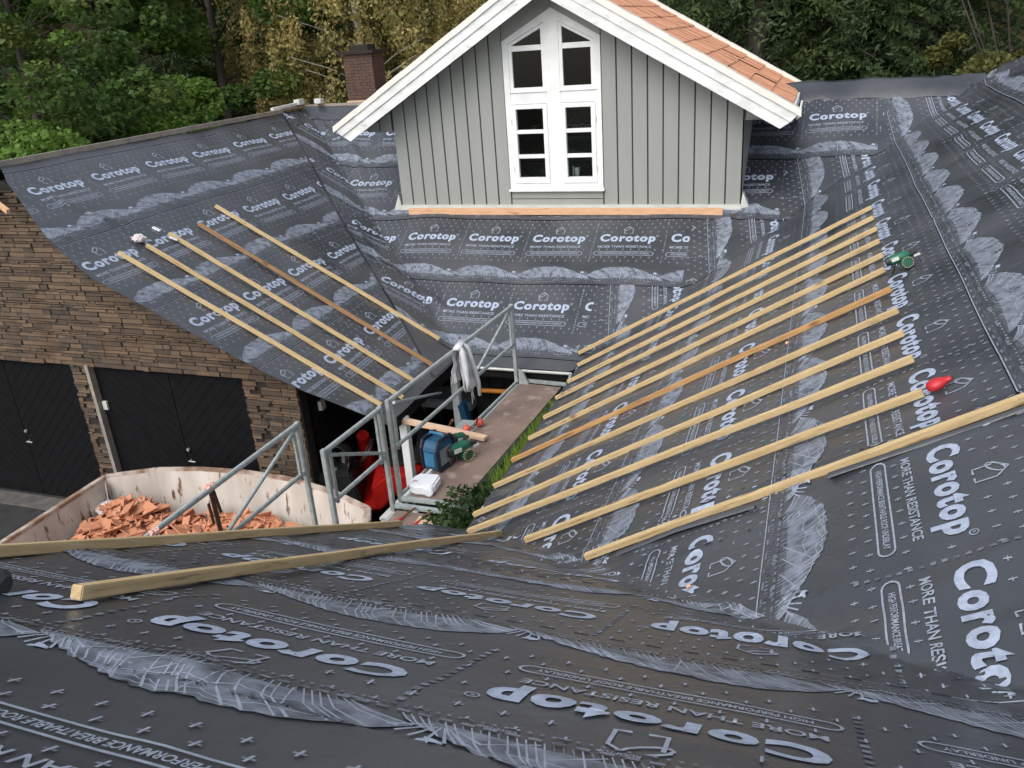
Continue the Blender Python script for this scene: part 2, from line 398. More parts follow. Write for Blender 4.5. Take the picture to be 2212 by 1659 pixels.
# ------------------------------------------------------------------ printed pattern of the underlay (one repeat, in u along the roll, v up the slope)
def text_tris(body, width, height, bold=.02, space=1.0):
    cu = bpy.data.curves.new('t', 'FONT'); cu.body = body; cu.offset = bold; cu.resolution_u = 3; cu.space_character = space
    o = bpy.data.objects.new('t', cu); COL.objects.link(o); bpy.context.view_layer.update()
    me = bpy.data.meshes.new_from_object(o.evaluated_get(bpy.context.evaluated_depsgraph_get()))
    me.calc_loop_triangles()
    V = np.array([v.co[:2] for v in me.vertices]); F = [tuple(t.vertices) for t in me.loop_triangles]
    bpy.data.objects.remove(o); bpy.data.curves.remove(cu); bpy.data.meshes.remove(me)
    lo = V.min(0); hi = V.max(0)
    V = (V - lo) / (hi - lo) * np.array([width, height])
    return V, F
def quadline(pts, wd):
    V = []; F = []
    for i, p in enumerate(pts):
        a = np.array(pts[max(i - 1, 0)]); b = np.array(pts[min(i + 1, len(pts) - 1)]); d = b - a; d = d / (np.linalg.norm(d) + 1e-9)
        w_ = wd[i] if isinstance(wd, (list, tuple)) else wd
        nrm = np.array([-d[1], d[0]]) * w_ / 2; V += [np.array(p) + nrm, np.array(p) - nrm]
        if i: F.append((2 * i - 2, 2 * i - 1, 2 * i + 1, 2 * i))
    return np.array(V), F
REP = 1.12
def template():
    parts = []            # (V, F, level)  0 bright 1 mid 2 dim
    def put(VF, du, dv, lv): parts.append((VF[0] + np.array([du, dv]), VF[1], lv))
    def rect(u, v, a, b, lv): parts.append((np.array([(u - a / 2, v - b / 2), (u + a / 2, v - b / 2), (u + a / 2, v + b / 2), (u - a / 2, v + b / 2)]), [(0, 1, 2, 3)], lv))
    put(text_tris('Corotop', .88, .225, .046, 1.15), 0, -.075, 0)
    put(text_tris('R', .014, .016, .02), .892, .098, 1)
    parts.append((*quadline([(.9 + .02 * math.cos(a), .105 + .02 * math.sin(a)) for a in np.linspace(0, 6.283, 13)], .006), 1))
    put(text_tris('MORE THAN RESISTANCE', .84, .052, .018), 0, -.162, 1)
    put(text_tris('HIGH PERFORMANCE BREATHABLE ROOF UNDERLAY', .80, .034, .022), .035, -.300, 1)
    pill = [(.01, -.325)] + [(.85 + .04 * math.sin(a), -.285 - .04 * math.cos(a)) for a in np.linspace(0, math.pi, 7)] + [(-.0 - .04 * math.sin(a), -.285 + .04 * math.cos(a)) for a in np.linspace(0, math.pi, 7)] + [(.01, -.325)]
    parts.append((*quadline(pill, .010), 1))
    # house mark: a pentagon outline with an oval sheet over its roof
    hx, hv = .43, .225
    h0 = len(parts)
    parts.append((*quadline([(-.045, .02), (-.045, -.05), (-.01, -.05)], .009), 1))
    parts.append((*quadline([(.02, -.05), (.05, -.05), (.05, .025), (0, .07), (-.06, .02)], .009), 1))
    parts.append((*quadline([(-.02 + .042 * math.cos(a), .028 + .022 * math.sin(a) + .5 * .042 * math.cos(a)) for a in np.linspace(0, 6.283, 11)], .008), 1))
    parts[h0:] = [(V * 1.35 + np.array([hx, hv + .012]), F, l) for V, F, l in parts[h0:]]
    # crosses
    ust = REP / 9
    for j, v in enumerate((.47, .385, .30, .20, .0, -.20, -.37, -.45)):
        for i in range(9):
            u = -.03 + (i + (.5 if j % 2 else 0)) * ust
            if v == .20 and .28 < u < .58: continue
            if v == .30 and .32 < u < .54: continue
            if v in (.0,) and u < .93: continue
            rect(u, v, .0075, .036, 1); rect(u, v, .032, .008, 2)
    for k in range(19): rect(-.085, -.44 + k * .05, .022, .026, 2)
    # edge markings
    for k in range(20): rect(-.05 + k * .056, -.862, .034, .014, 2)
    for k in range(38): rect(-.07 + k * .0295, -.905, .010, .020, 2)
    parts.append((*quadline([(-.1 + REP * k / 6, .505) for k in range(7)], .007), 1))
    for k in range(8): rect(-.05 + k * .14, .525, .06, .012, 2)
    for u0 in (.08, .55, .84): put(text_tris('ROOFTOP' if u0 == .55 else 'corotop', .10, .018, .01), u0, -.885, 1)
    # shell of fanned threads: hazy, threads of uneven length and strength
    rr = random.Random(21)
    def env(s): return -.77 + .22 * (math.sin(math.pi * min(max(s, 0), 1) ** .85) ** .9) * (1 - .22 * s) + .007 * math.sin(12.566 * s)
    N = 44
    tips = [(-.06 + 1.12 * i / N, env(i / N) - rr.uniform(0, .018)) for i in range(N + 1)]
    for i, (u, v) in enumerate(tips):
        s = i / N; b = (.14 + .98 * s, -.845)
        mid = ((b[0] * .5 + u * .5) + .03 * (1 - s) + rr.uniform(-.004, .004), b[1] * .42 + v * .58)
        parts.append((*quadline([b, mid, (u, v)], [.004, .006, rr.uniform(.005, .010)]), rr.choice((1, 2, 1, 1, 2))))
    for q in (.30, .52, .70, .84, .95):
        seg = []
        for i, p in enumerate(tips):
            s = i / N; seg.append(((.14 + .98 * s) * (1 - q) + p[0] * q, -.84 * (1 - q) + p[1] * q + .010 * math.sin(i * .9 + 9 * q) + rr.uniform(-.004, .004)))
        k0 = rr.randint(0, 14); k1 = N - rr.randint(0, 14)
        parts.append((*quadline(seg[k0:k1], .0045), 2 if q in (.30, .70) else 1))
    for _ in range(6):                    # stray threads crossing the shell
        u0 = rr.uniform(.08, .8); s0 = (u0 - .02) / .93; u1 = u0 + rr.uniform(-.12, .2)
        parts.append((*quadline([(u0, -.83), (u1, -.84 + (env(max(0, min(1, (u1 - .02) / .93))) + .84) * rr.uniform(.4, .9))], .006), 1))
    Vv = []; Ff = []
    for i, (u, v) in enumerate(tips):
        s = i / N; Vv += [((.14 + .98 * s) * .85 + u * .15, -.845 * .85 + v * .15), (u, v + .004)]
        if i: Ff.append((2 * i - 2, 2 * i, 2 * i + 1, 2 * i - 1))
    parts.append((np.array(Vv), Ff, 2))
    Vv = []; Ff = []                       # denser crest
    for i, (u, v) in enumerate(tips):
        Vv += [(u, v - .045 - .02 * math.sin(7 * i)), (u, v - .006)]
        if i and 2 < i < N - 4: Ff.append((2 * i - 2, 2 * i, 2 * i + 1, 2 * i - 1))
    parts.append((np.array(Vv), Ff, 2))
    for k in range(7):                    # burst between two shells
        a = R_(40 + k * 17); parts.append((*quadline([(1.0 + .03 * math.cos(a), -.83 + .03 * math.sin(a)), (1.0 + .15 * math.cos(a), -.83 + .13 * math.sin(a))], [.005, .010]), 1))
    blob = [(.985 + .030 * (1 + .5 * math.sin(5 * a)) * math.cos(a), -.70 + .018 * (1 + .5 * math.sin(4 * a)) * math.sin(a)) for a in np.linspace(0, 6.28, 12, endpoint=False)]
    parts.append((np.array(blob), [tuple(range(12))], 0))
    # cut everything on a fine grid so it follows the wrinkles
    bm = bmesh.new(); lay = bm.faces.layers.int.new('lv')
    for V, F, lv in parts:
        vs = [bm.verts.new((float(p[0]), float(p[1]), 0)) for p in V]
        for f in F:
            try: fc = bm.faces.new([vs[i] for i in f]); fc[lay] = lv; fc.material_index = lv
            except ValueError: pass
    for k in range(-4, 26):
        bmesh.ops.bisect_plane(bm, geom=bm.verts[:] + bm.edges[:] + bm.faces[:], dist=1e-5, plane_co=(k * .05, 0, 0), plane_no=(1, 0, 0))
    for k in range(-20, 12):
        bmesh.ops.bisect_plane(bm, geom=bm.verts[:] + bm.edges[:] + bm.faces[:], dist=1e-5, plane_co=(0, k * .05, 0), plane_no=(0, 1, 0))
    bmesh.ops.triangulate(bm, faces=bm.faces[:])
    bm.verts.index_update()
    V = np.array([v.co[:2] for v in bm.verts]); F = np.array([[v.index for v in f.verts] for f in bm.faces]); L = np.array([f.material_index for f in bm.faces])
    bm.free(); return V, F, L
TV, TF, TL = template()
nC = np.array([0, -SI, CO]); nR = np.array([-SI, 0, CO]); nL = np.array([SI, 0, CO])
def rotm(n0, n1, d):
    d = np.array(d, float); d /= np.linalg.norm(d)
    ang = math.atan2(np.dot(np.cross(n0, n1), d), np.dot(n0, n1))
    K = np.array([[0, -d[2], d[1]], [d[2], 0, -d[0]], [-d[1], d[0], 0]])
    return np.eye(3) + math.sin(ang) * K + (1 - math.cos(ang)) * K @ K
P_CR = np.array([-3.0674, 10.5, T * (10.5 - YC)]); D_CR = (1, 1, T)
P_CL = np.array([XL - T * (10.5 - YC) / T, 10.5, T * (10.5 - YC)]); D_CL = (-1, 1, T)
FOLD = {'RC': (rotm(nR, nC, D_CR), P_CR), 'CL': (rotm(nC, nL, D_CL), P_CL)}
def cellP(k, row, u0):
    """plan coordinates of a template copy on roof k, printed row number, start coordinate"""
    c, st = ROW[k]; p = c + st * row
    if k == 'N' and row == 1: p = .62
    u, v = TV[:, 0], TV[:, 1]
    if k == 'C': x = u0 + u; y = p + v * CO; z = zC(x, y)
    if k == 'R': y = u0 - u; x = p + v * CO; z = zR(x, y)
    if k == 'L': y = u0 + u; x = p - v * CO; z = zL(x, y)
    if k == 'N': x = u0 - u; y = p - v * CO; z = zN(x, y)
    return np.stack([x, y, z], 1)
def add_print(mb, k, rows, starts, poly, off, fold=None, liftk=None):
    poly = ccw(poly); A = np.array(poly); Vs = []; Fs = []; Ls = []; n = 0
    for r in rows:
        for u0 in (starts(r) if callable(starts) else starts):
            P = cellP(k, r, u0)
            if fold:
                Rm, O = FOLD[fold]; P = (P - O) @ Rm.T + O
            X = P[:, :2]; ins = np.ones(len(X), bool)
            for i in range(len(A)):
                a = A[i]; b = A[(i + 1) % len(A)]; ins &= ((b[0] - a[0]) * (X[:, 1] - a[1]) - (b[1] - a[1]) * (X[:, 0] - a[0])) > 0
            if not ins.any(): continue
            keep = ins[TF].any(1)
            Vs.append(X); Fs.append(TF[keep] + n); Ls.append(TL[keep]); n += len(X)
    if not Vs: return
    X = np.concatenate(Vs); Fc = np.concatenate(Fs); Lc = np.concatenate(Ls)
    used = np.unique(Fc); remap = np.full(len(X), -1); remap[used] = np.arange(len(used)); X = X[used]; Fc = remap[Fc]
    me = bpy.data.meshes.new('tmp'); me.from_pydata(np.c_[X, np.zeros(len(X))].tolist(), [], Fc.tolist()); me.polygons.foreach_set('material_index', Lc.astype(np.int32))
    bm = bmesh.new(); bm.from_mesh(me); bpy.data.meshes.remove(me)
    clip_bm(bm, poly); bmesh.ops.triangulate(bm, faces=[f for f in bm.faces if len(f.verts) > 4])
    bm.verts.index_update(); bm.verts.ensure_lookup_table()
    if len(bm.verts) == 0: bm.free(); return
    P = np.array([v.co[:2] for v in bm.verts]); z = zs(P[:, 0], P[:, 1])
    zl = lift(liftk or k, P[:, 0], P[:, 1]) if liftk != '-' else 0
    o = len(mb.v); lev = np.full(len(P), .0033)
    for f in bm.faces:
        for v in f.verts: lev[v.index] = {0: .0046, 1: .0040, 2: .0033}[f.material_index]
    z = z + zl + off + lev
    mb.v += [(float(a), float(b), float(c)) for (a, b), c in zip(P, z)]
    for f in bm.faces:
        mb.f.append([o + v.index for v in f.verts]); mb.mi.append(1 + f.material_index)
    bm.free()
MEM = [M_mem, M_pb, M_pm, M_pd]
def shiftline(p, q, d):       # offset a segment to its left
    p = np.array(p); q = np.array(q); t = (q - p) / np.linalg.norm(q - p); n_ = np.array([-t[1], t[0]]); return tuple(p + n_ * d), tuple(q + n_ * d)

def membrane(k, parent, label):
    mb = MB(); ax = 1 if k in 'CN' else 0; c, st = ROW[k]
    V, F = surf_mesh(POLY[k], (ax, c, st), .05, .010 if k == 'N' else 0, k); mb.add(V, F, 0)
    if k == 'C':
        lim = {-1: -2.97, 0: -1.76, 1: -.49, 2: 1.0}
        for r in (-1, 0, 1, 2):
            lo = c + (r - .655) * st if r > -1 else 10.5; hi = min(c + (r + .345) * st, 16.07); xk = lim[r]
            a = lambda y: 5.7786 - y
            b = lambda y: y - 13.5674
            ph = {-1: -6.47, 0: -6.52, 1: -1.52, 2: -.18}[r]
            nat = [(a(lo), lo), (min(xk, b(lo)), lo), (min(xk, b(hi)), hi), (a(hi), hi)]
            add_print(mb, 'C', [r], [ph + REP * i for i in range(-10, 9)], nat, 0)
            if xk < b(hi):
                pr = [(xk, lo), (b(lo), lo), (b(hi), hi), (xk, hi)] if xk < b(lo) else [(xk, xk + 13.5674), (b(hi), hi), (xk, hi)]
                add_print(mb, 'R', [-3, -2, -1, 0, 1], [4.54 + 1.13 * i for i in range(2, 14)], pr, 0, fold='RC', liftk='C')
    if k == 'R':
        add_print(mb, 'R', [-3, -2, -1, 0, 1, 2], lambda r: [4.54 + (.0 if r != -1 else -.02) + 1.13 * i for i in range(-4, 12)], POLY['R'], 0)
    if k == 'L':
        P = [p for p in POLY['L'] if p[0] > -10.2 and p[1] < 9] + [(-10.22, 8.5), (-10.22, 14.85), (-4.84, 9.45)]
        P = ccw([(-4.84, 8.31), (-5.7, 7.97), (-6.54, 7.80), (-7.33, 7.73), (-8.22, 7.64), (-8.99, 7.81), (-9.93, 8.29), (-10.22, 8.5), (-10.22, 15.1), (-4.84, 9.72)])
        add_print(mb, 'L', [-2, -1, 0, 1], lambda r: [{0: 7.72, 1: 8.36, -1: 7.9, -2: 7.64}[r] + 1.10 * i for i in range(-2, 9)], P, 0)
        # the lap of the sheets coming round the valley
        lap = ccw([(-4.84, 9.78), (-10.22, 15.16), (-10.22, 15.98), (-4.84, 10.6)])
        V, F = surf_mesh(lap, (1, 12.74, 1.25), .05, .016, 'C'); mb.add(V, F, 0)
        add_print(mb, 'C', [-1, 0, 1, 2], [-6.5 + REP * i for i in range(-6, 6)], lap, .016, fold='CL', liftk='C')
    if k == 'N':
        add_print(mb, 'N', [-4, -3, -2, -1, 0], lambda r: [-.99 + (.2 if r % 2 else 0) + REP * i for i in range(-4, 5)], [(-3.34, 1.40), (2.0, 1.40), (-2.82, 6.22), (-3.34, 6.22)], .010)
        add_print(mb, 'N', [1], [-.85 + REP * i for i in range(-4, 5)], [(-3.34, -1.0), (4.4, -1.0), (2.0, 1.40), (-3.34, 1.40)], .012)
    me = bpy.data.meshes.new('roof_underlay'); me.from_pydata(mb.v, [], mb.f)
    for q in MEM: me.materials.append(q)
    me.polygons.foreach_set('material_index', mb.mi); me.shade_smooth(); me.update()
    o = bpy.data.objects.new('roof_underlay', me); COL.objects.link(o); o.parent = parent
    o.matrix_parent_inverse = parent.matrix_world.inverted(); o['label'] = label
    return o

def deckslab(poly, zf, name, parent, mat, top=-.05, bot=-.20):  # under-roof decking, added as a solid slab to block light below the membrane
    cx = sum(p[0] for p in poly) / len(poly); cy = sum(p[1] for p in poly) / len(poly)
    q = [(cx + (p[0] - cx) * .985, cy + (p[1] - cy) * .985) for p in poly]; n = len(q)
    mb = MB(); mb.add([(x, y, zf(x, y) + top) for x, y in q] + [(x, y, zf(x, y) + bot) for x, y in q],
                      [tuple(range(n)), tuple(reversed(range(n, 2 * n)))] + [(i, n + i, n + (i + 1) % n, (i + 1) % n) for i in range(n)])
    return mb.build(name, mat, parent)

# ------------------------------------------------------------------ ground
def hill_z(x, y):
    d = max(0, y - 19) + max(0, -(x + 16)) * .8
    return GZ + .30 * d - .0015 * d * d + (.35 * math.sin(x * .5) * math.sin(y * .4) if d > 1 else 0) + (.9 if d > 0 else 0) * min(d, 1)
mb = MB(); nx, ny = 80, 70
for j in range(ny + 1):
    for i in range(nx + 1):
        x = -70 + 130 * i / nx; y = -30 + 110 * j / ny; mb.v.append((x, y, hill_z(x, y)))
for j in range(ny):
    for i in range(nx):
        a = j * (nx + 1) + i; mb.f.append([a, a + 1, a + nx + 2, a + nx + 1]); mb.mi.append(0)
tag(mb.build('ground', M_earth, smooth=True), kind='structure')
mb = MB(); mb.add([(-16, -2, GZ + .012), (-4.0, -2, GZ + .012), (-4.0, 12.8, GZ + .012), (-16, 12.8, GZ + .012)], [(0, 1, 2, 3)])
tag(mb.build('driveway', M_asph), kind='structure')
mb = MB(); mb.b2((-13.5, 8.10, GZ + .014), (-6.2, 8.40, GZ + .05)); tag(mb.build('paving', pmat('paving_stone', (.12, .11, .10), (.07, .065, .06), 6, .85, .3, 50)), kind='structure')

# ------------------------------------------------------------------ house (near slope, right slope, dormer slope)
house = thing('house', (0, 11, GZ), 'house around the courtyard, its roof slopes covered in dark printed underlay', 'house')
membrane('N', house, 'near roof slope falling away, print upside down')
membrane('R', house, 'right-hand roof slope')
membrane('C', house, 'roof slope below and beside the dormer')
deckslab(POLY['C'], zC, 'roof_deck', house, M_blackb); deckslab(POLY['R'], zR, 'roof_deck', house, M_blackb); deckslab(POLY['N'], zN, 'roof_deck', house, M_blackb)
for pts_ in ([(-1.10, 4.715), (-.7, 4.70), (-.22, 4.665)], [(.18, 4.655), (.9, 4.63), (1.6, 4.59), (2.5, 4.53)]):      # lifted sheet edges beside the lowest batten
    mb = MB(); vs = []
    for i, (x_, y_) in enumerate(pts_):
        z_ = float(zs(x_, y_)); vs += [(x_, y_, z_ - .01), (x_, y_ - .02, z_ + .034), (x_, y_ - .045, z_ + .030), (x_, y_ - .055, z_ + .016)]
    mb.add(vs, [(4 * i + k, 4 * i + k + 1, 4 * i + 5 + k, 4 * i + 4 + k) for i in range(len(pts_) - 1) for k in range(3)])
    mb.build('lifted_edge', M_mem, house, smooth=True)
# far slopes behind the ridges
mb = MB(); mb.add([(2.6, 16.09, -1.20), (-10.3, 16.09, -1.20), (-10.3, 21.5, -4.3), (2.6, 21.5, -4.3)], [(0, 1, 2, 3)])
mb.add([(4.0, -1, -.30), (4.0, 16.2, -.30), (10, 16.2, -3.8), (10, -1, -3.8)], [(3, 2, 1, 0)]); mb.each('rear_roof', M_mem, house)
mb = MB()
for x0, x1 in ((-2.62, -2.5),): mb.b2((x0, 6.0, GZ), (x1, 10.9, -4.32))
mb.b2((-3.15, 5.6, GZ), (-2.65, 5.72, -4.55)); mb.b2((-3.25, -1.2, GZ), (-3.13, 5.58, -4.6))
mb.each('wall', M_blackb, house)
mb = MB()                                     # gable triangle under the near verge
mb.prism([(-1.0, -.35), (5.7, -4.25), (5.7, -3.95 - .4), (-1.0, -4.6)], 0, -3.26, -3.16); mb.build('verge_wall', M_blackb, house)
mb = MB(); mb.b2((-4.74, 10.95, GZ), (-2.5, 11.07, -4.35))
for i in range(9): mb.b2((-4.72 + i * .24, 10.925, GZ), (-4.50 + i * .24, 10.95, -4.75))
mb.build('courtyard_wall', M_blackb, house)
mb = MB(); mb.b2((-3.42, 10.915, -5.1), (-3.12, 10.93, -4.72)); mb.build('vent', M_rub, house)
mb = MB(); mb.b2((-4.70, 10.50, -4.60), (-3.05, 10.54, -4.475)); mb.build('fascia', M_blackb, house)
# gutter under the dormer slope eave: open half round
mb = MB(); n = 9; vs = []
for x in (-4.60, -3.05):
    for k in range(n): a = math.pi + math.pi * k / (n - 1); vs.append((x, 10.46 + .030 * math.cos(a), -4.455 + .030 * math.sin(a)))
    for k in range(n): a = 2 * math.pi - math.pi * k / (n - 1); vs.append((x, 10.46 + .026 * math.cos(a), -4.455 + .026 * math.sin(a)))
mb.add(vs, [(k, (k + 1) % (2 * n), 2 * n + (k + 1) % (2 * n), 2 * n + k) for k in range(2 * n)]); mb.build('gutter', M_trim, house, smooth='auto')
# ridge strips
mb = MB()
def strip(mb, pts, wd, h, r=.03):
    pass
g = []
for i in range(60):
    x = -.75 + (2.45 + .75) * i / 59; row = []
    for j in range(9):
        f = j / 8; y = 15.66 + .55 * f; z = (T * (min(y, 16.07) - YC)) - T * max(0, y - 16.07) + .045 + .03 * math.sin(math.pi * f) + .010 * math.sin(5.1 * x + 4 * f + math.sin(2.3 * x)) + .005 * math.sin(13.7 * x - 5 * f + 2 * math.sin(3.1 * x))
        if j == 0: z -= .035
        row.append((x, y, z))
    g += row
mb.add(g, [(i * 9 + j, (i + 1) * 9 + j, (i + 1) * 9 + j + 1, i * 9 + j + 1) for i in range(59) for j in range(8)])
mb.build('ridge_underlay', M_mem, house, smooth=True)
mb = MB(); mb.beam((-10.2, 16.09, -1.14), (-.8, 16.09, -1.14), .05, .05); mb.build('ridge_board', M_conc, house)
# chimney on the far slope
mb = MB(); cx, cy = -9.22, 16.95
for r in range(16):
    z = -1.20 + r * .062; ox = .06 if r % 2 else 0
    for (sx, dx) in ((-1, 0), (1, 0)):
        pass
    for q in range(4):
        mb.b2((cx - .34 + q * .17 + .004 + (ox if q else 0), cy - .27, z), (cx - .34 + (q + 1) * .17 - .004 + (ox if q < 3 else 0), cy - .17, z + .055))
        mb.b2((cx - .34 + q * .17 + .004, cy + .17, z), (cx - .34 + (q + 1) * .17 - .004, cy + .27, z + .055))
    for q in range(2):
        mb.b2((cx - .34, cy - .165 + q * .17, z), (cx - .24, cy - .005 + q * .17, z + .055)); mb.b2((cx + .24, cy - .165 + q * .17, z), (cx + .34, cy - .005 + q * .17, z + .055))
ch = mb.build('chimney', M_brick, house)
mb = MB(); mb.b2((cx - .325, cy - .255, -1.9), (cx + .325, cy + .255, -.20)); mb.build('chimney_core', M_mortar, ch)
mb = MB(); mb.b2((cx - .40, cy - .33, -.205), (cx + .40, cy + .33, -.14)); mb.b2((cx - .20, cy - .18, -.14), (cx + .22, cy + .18, -.03)); mb.build('chimney_cap', M_mortar, ch)
mb = MB(); mb.b2((cx - .36, cy - .29, -1.35), (cx + .36, cy + .29, -1.12)); mb.build('flashing', M_plankp, ch)

# dormer
AX, AZ, RS = -4.0, .86, .583      # ridge of dormer roof, pitch
YW, YF, YB = 13.45, 12.90, 17.3
def rz(x): return AZ - RS * abs(x - AX)
mb = MB()                          # backing with the shape of the gable
XA, XB = -6.9, -1.08; soff = -1.42
mb.prism([(XA, -2.78), (XB, -2.78), (XB, soff), (XB + .55, soff), (XB + .55, rz(XB + .55) - .30), (AX, AZ - .30), (XA - .52, rz(XA - .52) - .30), (XA - .52, soff), (XA, soff)], 1, YW, YW + .10)
# cut a hole for the window by building it as four blocks instead of a solid: replaced below
mb = MB()
WX0, WX1, WZ0, WZS, WZA = -4.83, -3.24, -2.43, -.13, .31
def blk(x0, x1, zb, y0, y1, m_):
    m_.prism([(x0, zb), (x1, zb), (x1, rz(x1) - .26), (x0, rz(x0) - .26)], 1, y0, y1)
for a, b in ((XA - .52, XA), (XB, XB + .55)): blk(a, b, soff, YW, YW + .08, mb)
blk(XA, WX0 + .03, -2.78, YW, YW + .08, mb); blk(WX1 - .03, XB, -2.78, YW, YW + .08, mb)
mb.b2((WX0 + .03, YW, -2.78), (WX1 - .03, YW + .08, WZ0 + .03))
for sgn in (-1, 1):
    xe = WX0 + .03 if sgn < 0 else WX1 - .03
    p = [(xe, WZS - .03), (AX, WZA - .03), (AX, AZ - .26), (xe, rz(xe) - .26)]
    mb.prism(p, 1, YW, YW + .08)
mb.k = 0
dw = mb.build('dormer_wall', M_groove, house)
mb = MB(); bw = .2299
def board(x0, x1, zb, sl=.0):
    x0 += .011; x1 -= .011
    mb.prism([(x0, zb), (x1, zb), (x1, rz(x1) - .27), (x0, rz(x0) - .27)], 1, YW - .024, YW - .002)
x = XA
for i in range(9): board(XA + i * .2299, XA + (i + 1) * .2299, -2.70)
for i in range(9): board(WX1 + .0 + i * .24, WX1 + (i + 1) * .24, -2.70)
for i in range(2): board(XA - .49 + i * .235, XA - .49 + (i + 1) * .235, soff)
board(XB + .02, XB + .26, soff); board(XB + .26, XB + .50, soff)
for sgn in (-1, 1):
    xe = WX0 if sgn < 0 else WX1
    mb.prism([(xe, WZS + .0), (AX, WZA), (AX, AZ - .27), (xe, rz(xe) - .27)], 1, YW - .024, YW - .003)
mb.b2((WX0 + .01, YW - .022, -2.59), (WX1 - .01, YW - .003, WZ0 - .03)); mb.b2((WX0 + .01, YW - .030, -2.70), (WX1 - .01, YW - .003, -2.60))
mb.build('board_cladding', M_grey, dw, bevel=.004)
mb = MB(); mb.b2((XA - .02, YW - .075, -2.735), (XB + .01, YW - .002, -2.690)); mb.b2((XA - .03, YW - .085, -2.775), (XB + .02, YW - .06, -2.725))
mb.build('base_flashing', M_trim, dw, bevel=.004)
mb = MB()                                      # corner flashings, kicked out at the foot
for s_, xc in ((-1, XA), (1, XB)):
    mb.prism([(xc, -2.72), (xc + s_ * .13, -2.86), (xc + s_ * .16, -2.80), (xc + s_ * .03, -2.50)], 1, YW - .06, YW + .10)
mb.each('corner_flashing', M_trim, dw)
mb = MB()                                      # side walls
for xc, s_ in ((XA, 1), (XB, -1)):
    mb.prism([(YW, -2.80), (YW, soff), (15.75, soff), (15.75, -1.55)], 0, xc, xc + s_ * .08)
mb.each('side_wall', M_grey, house)
mb = MB()
for y0 in (YW,):
    mb.b2((XA - .50, YW, soff - .02), (XA - .02, YB, soff)); mb.b2((XB + .02, YW, soff - .02), (XB + .53, YB, soff))
mb.each('soffit', M_grey, house)
# roof slab + tiles
for s_, nm in ((1, 'right'), (-1, 'left')):
    mb = MB()
    def pt(d, y, up): return (AX + s_ * d, y, AZ - .05 - RS * d + up)
    E = 3.56
    mb.add([pt(0, YF + .04, 0), pt(E, YF + .04, 0), pt(E, YB - .04, 0), pt(0, YB - .04, 0), pt(0, YF + .04, -.15), pt(E, YF + .04, -.15), pt(E, YB - .04, -.15), pt(0, YB - .04, -.15)],
           [(0, 1, 2, 3), (7, 6, 5, 4), (0, 4, 5, 1), (1, 5, 6, 2), (2, 6, 7, 3), (3, 7, 4, 0)])
    mb.build('dormer_roof_deck', M_white, house)
    mb = MB(); nyy = 20; rows = 11; dl = E / rows; cs = 8
    tw = (YB - YF - .24) / nyy
    for r in range(rows):
        d0 = r * dl; d1 = (r + 1) * dl + .045
        for c_ in range(nyy):
            jit = random.uniform(-.004, .004); vs = []; jj = random.uniform(-.006, .006)
            if s_ > 0 and (r, c_) in ((8, 12), (9, 9), (7, 13)): jit = .018
            for (d, up) in ((d0, .012), (d1, .036)):
                for k in range(cs + 1):
                    f = k / cs; y = YF + .12 + (c_ + f) * tw
                    h = .020 * (math.cos(2 * math.pi * f) * .5 + .5) ** .8
                    vs.append(pt(d + jj, y, up + h + jit))
            b = [pt(d1 + jj, YF + .12 + (c_ + k / cs) * tw, (.016) + .020 * (math.cos(2 * math.pi * k / cs) * .5 + .5) ** .8 + jit) for k in range(cs + 1)]
            vs += b; m1 = cs + 1
            mb.add(vs, [(k, k + 1, m1 + k + 1, m1 + k) for k in range(cs)] + [(m1 + k, m1 + k + 1, 2 * m1 + k + 1, 2 * m1 + k) for k in range(cs)])
    mb.build('roof_tiles', M_tile, house, smooth='auto')
mb = MB(); mb.tube([(AX, YF + .1, AZ + .02), (AX, YB - .1, AZ + .02)], .10, 12); mb.build('ridge_tiles', M_tile, house, smooth=True)
def barge(yf, s_, nm='bargeboard'):
    a = 0; e = 3.70
    def q(d, dz): return (AX + s_ * d, rz(AX + s_ * d) + dz)
    pl = Vector((s_ * RS, 0, 1)).normalized()
    mb = MB(); mb.prism([q(0, -.0), q(3.72, -.0), q(3.60, -.19), q(0, -.20)], 1, yf - .022, yf)        # upper board, proud
    mb.prism([q(0, -.18), q(3.62, -.17), q(3.46, -.36), q(0, -.375)], 1, yf, yf + .022)
    bo = mb.build(nm, M_barge, house, bevel=.003)
    mb = MB()                                   # metal verge cap in short lengths
    for i in range(8):
        d0 = 3.74 * i / 8; d1 = 3.74 * (i + 1) / 8 + (.03 if i < 7 else 0); u = .0 + .005 * (i % 2); k_ = .003 * (i % 2)
        mb.prism([q(d0, .05 + u), q(d1, .05 + u), q(d1, -.045 + u), q(d0, -.045 + u)], 1, yf - .045 - k_, yf + .15 + k_)
    mb.build('verge_cap', M_cap, bo)
for s_ in (1, -1): barge(YF, s_); barge(YB - .10, s_)
# dormer eave pieces
mb = MB()
for s_ in (-1, 1):
    xe = AX + s_ * 3.62; ze = rz(xe)
    mb.b2((xe - .02, YF + .02, ze - .16), (xe + .02, YB, ze - .02))
mb.each('eave_fascia', M_white, house)
mb = MB(); mb.tube([(AX + 3.66, YF + .12, rz(AX + 3.66) - .02), (AX + 3.72, YF + .12, rz(AX + 3.7) + .02), (AX + 3.74, YF + .12, rz(AX + 3.7) + .14)], .016, 6)
mb.tube([(AX + 3.55, YF + .30, rz(AX + 3.6) - .05), (AX + 3.70, YF + .30, rz(AX + 3.7) - .12)], .03, 8)
mb.each('gutter_bracket', M_trim, house)

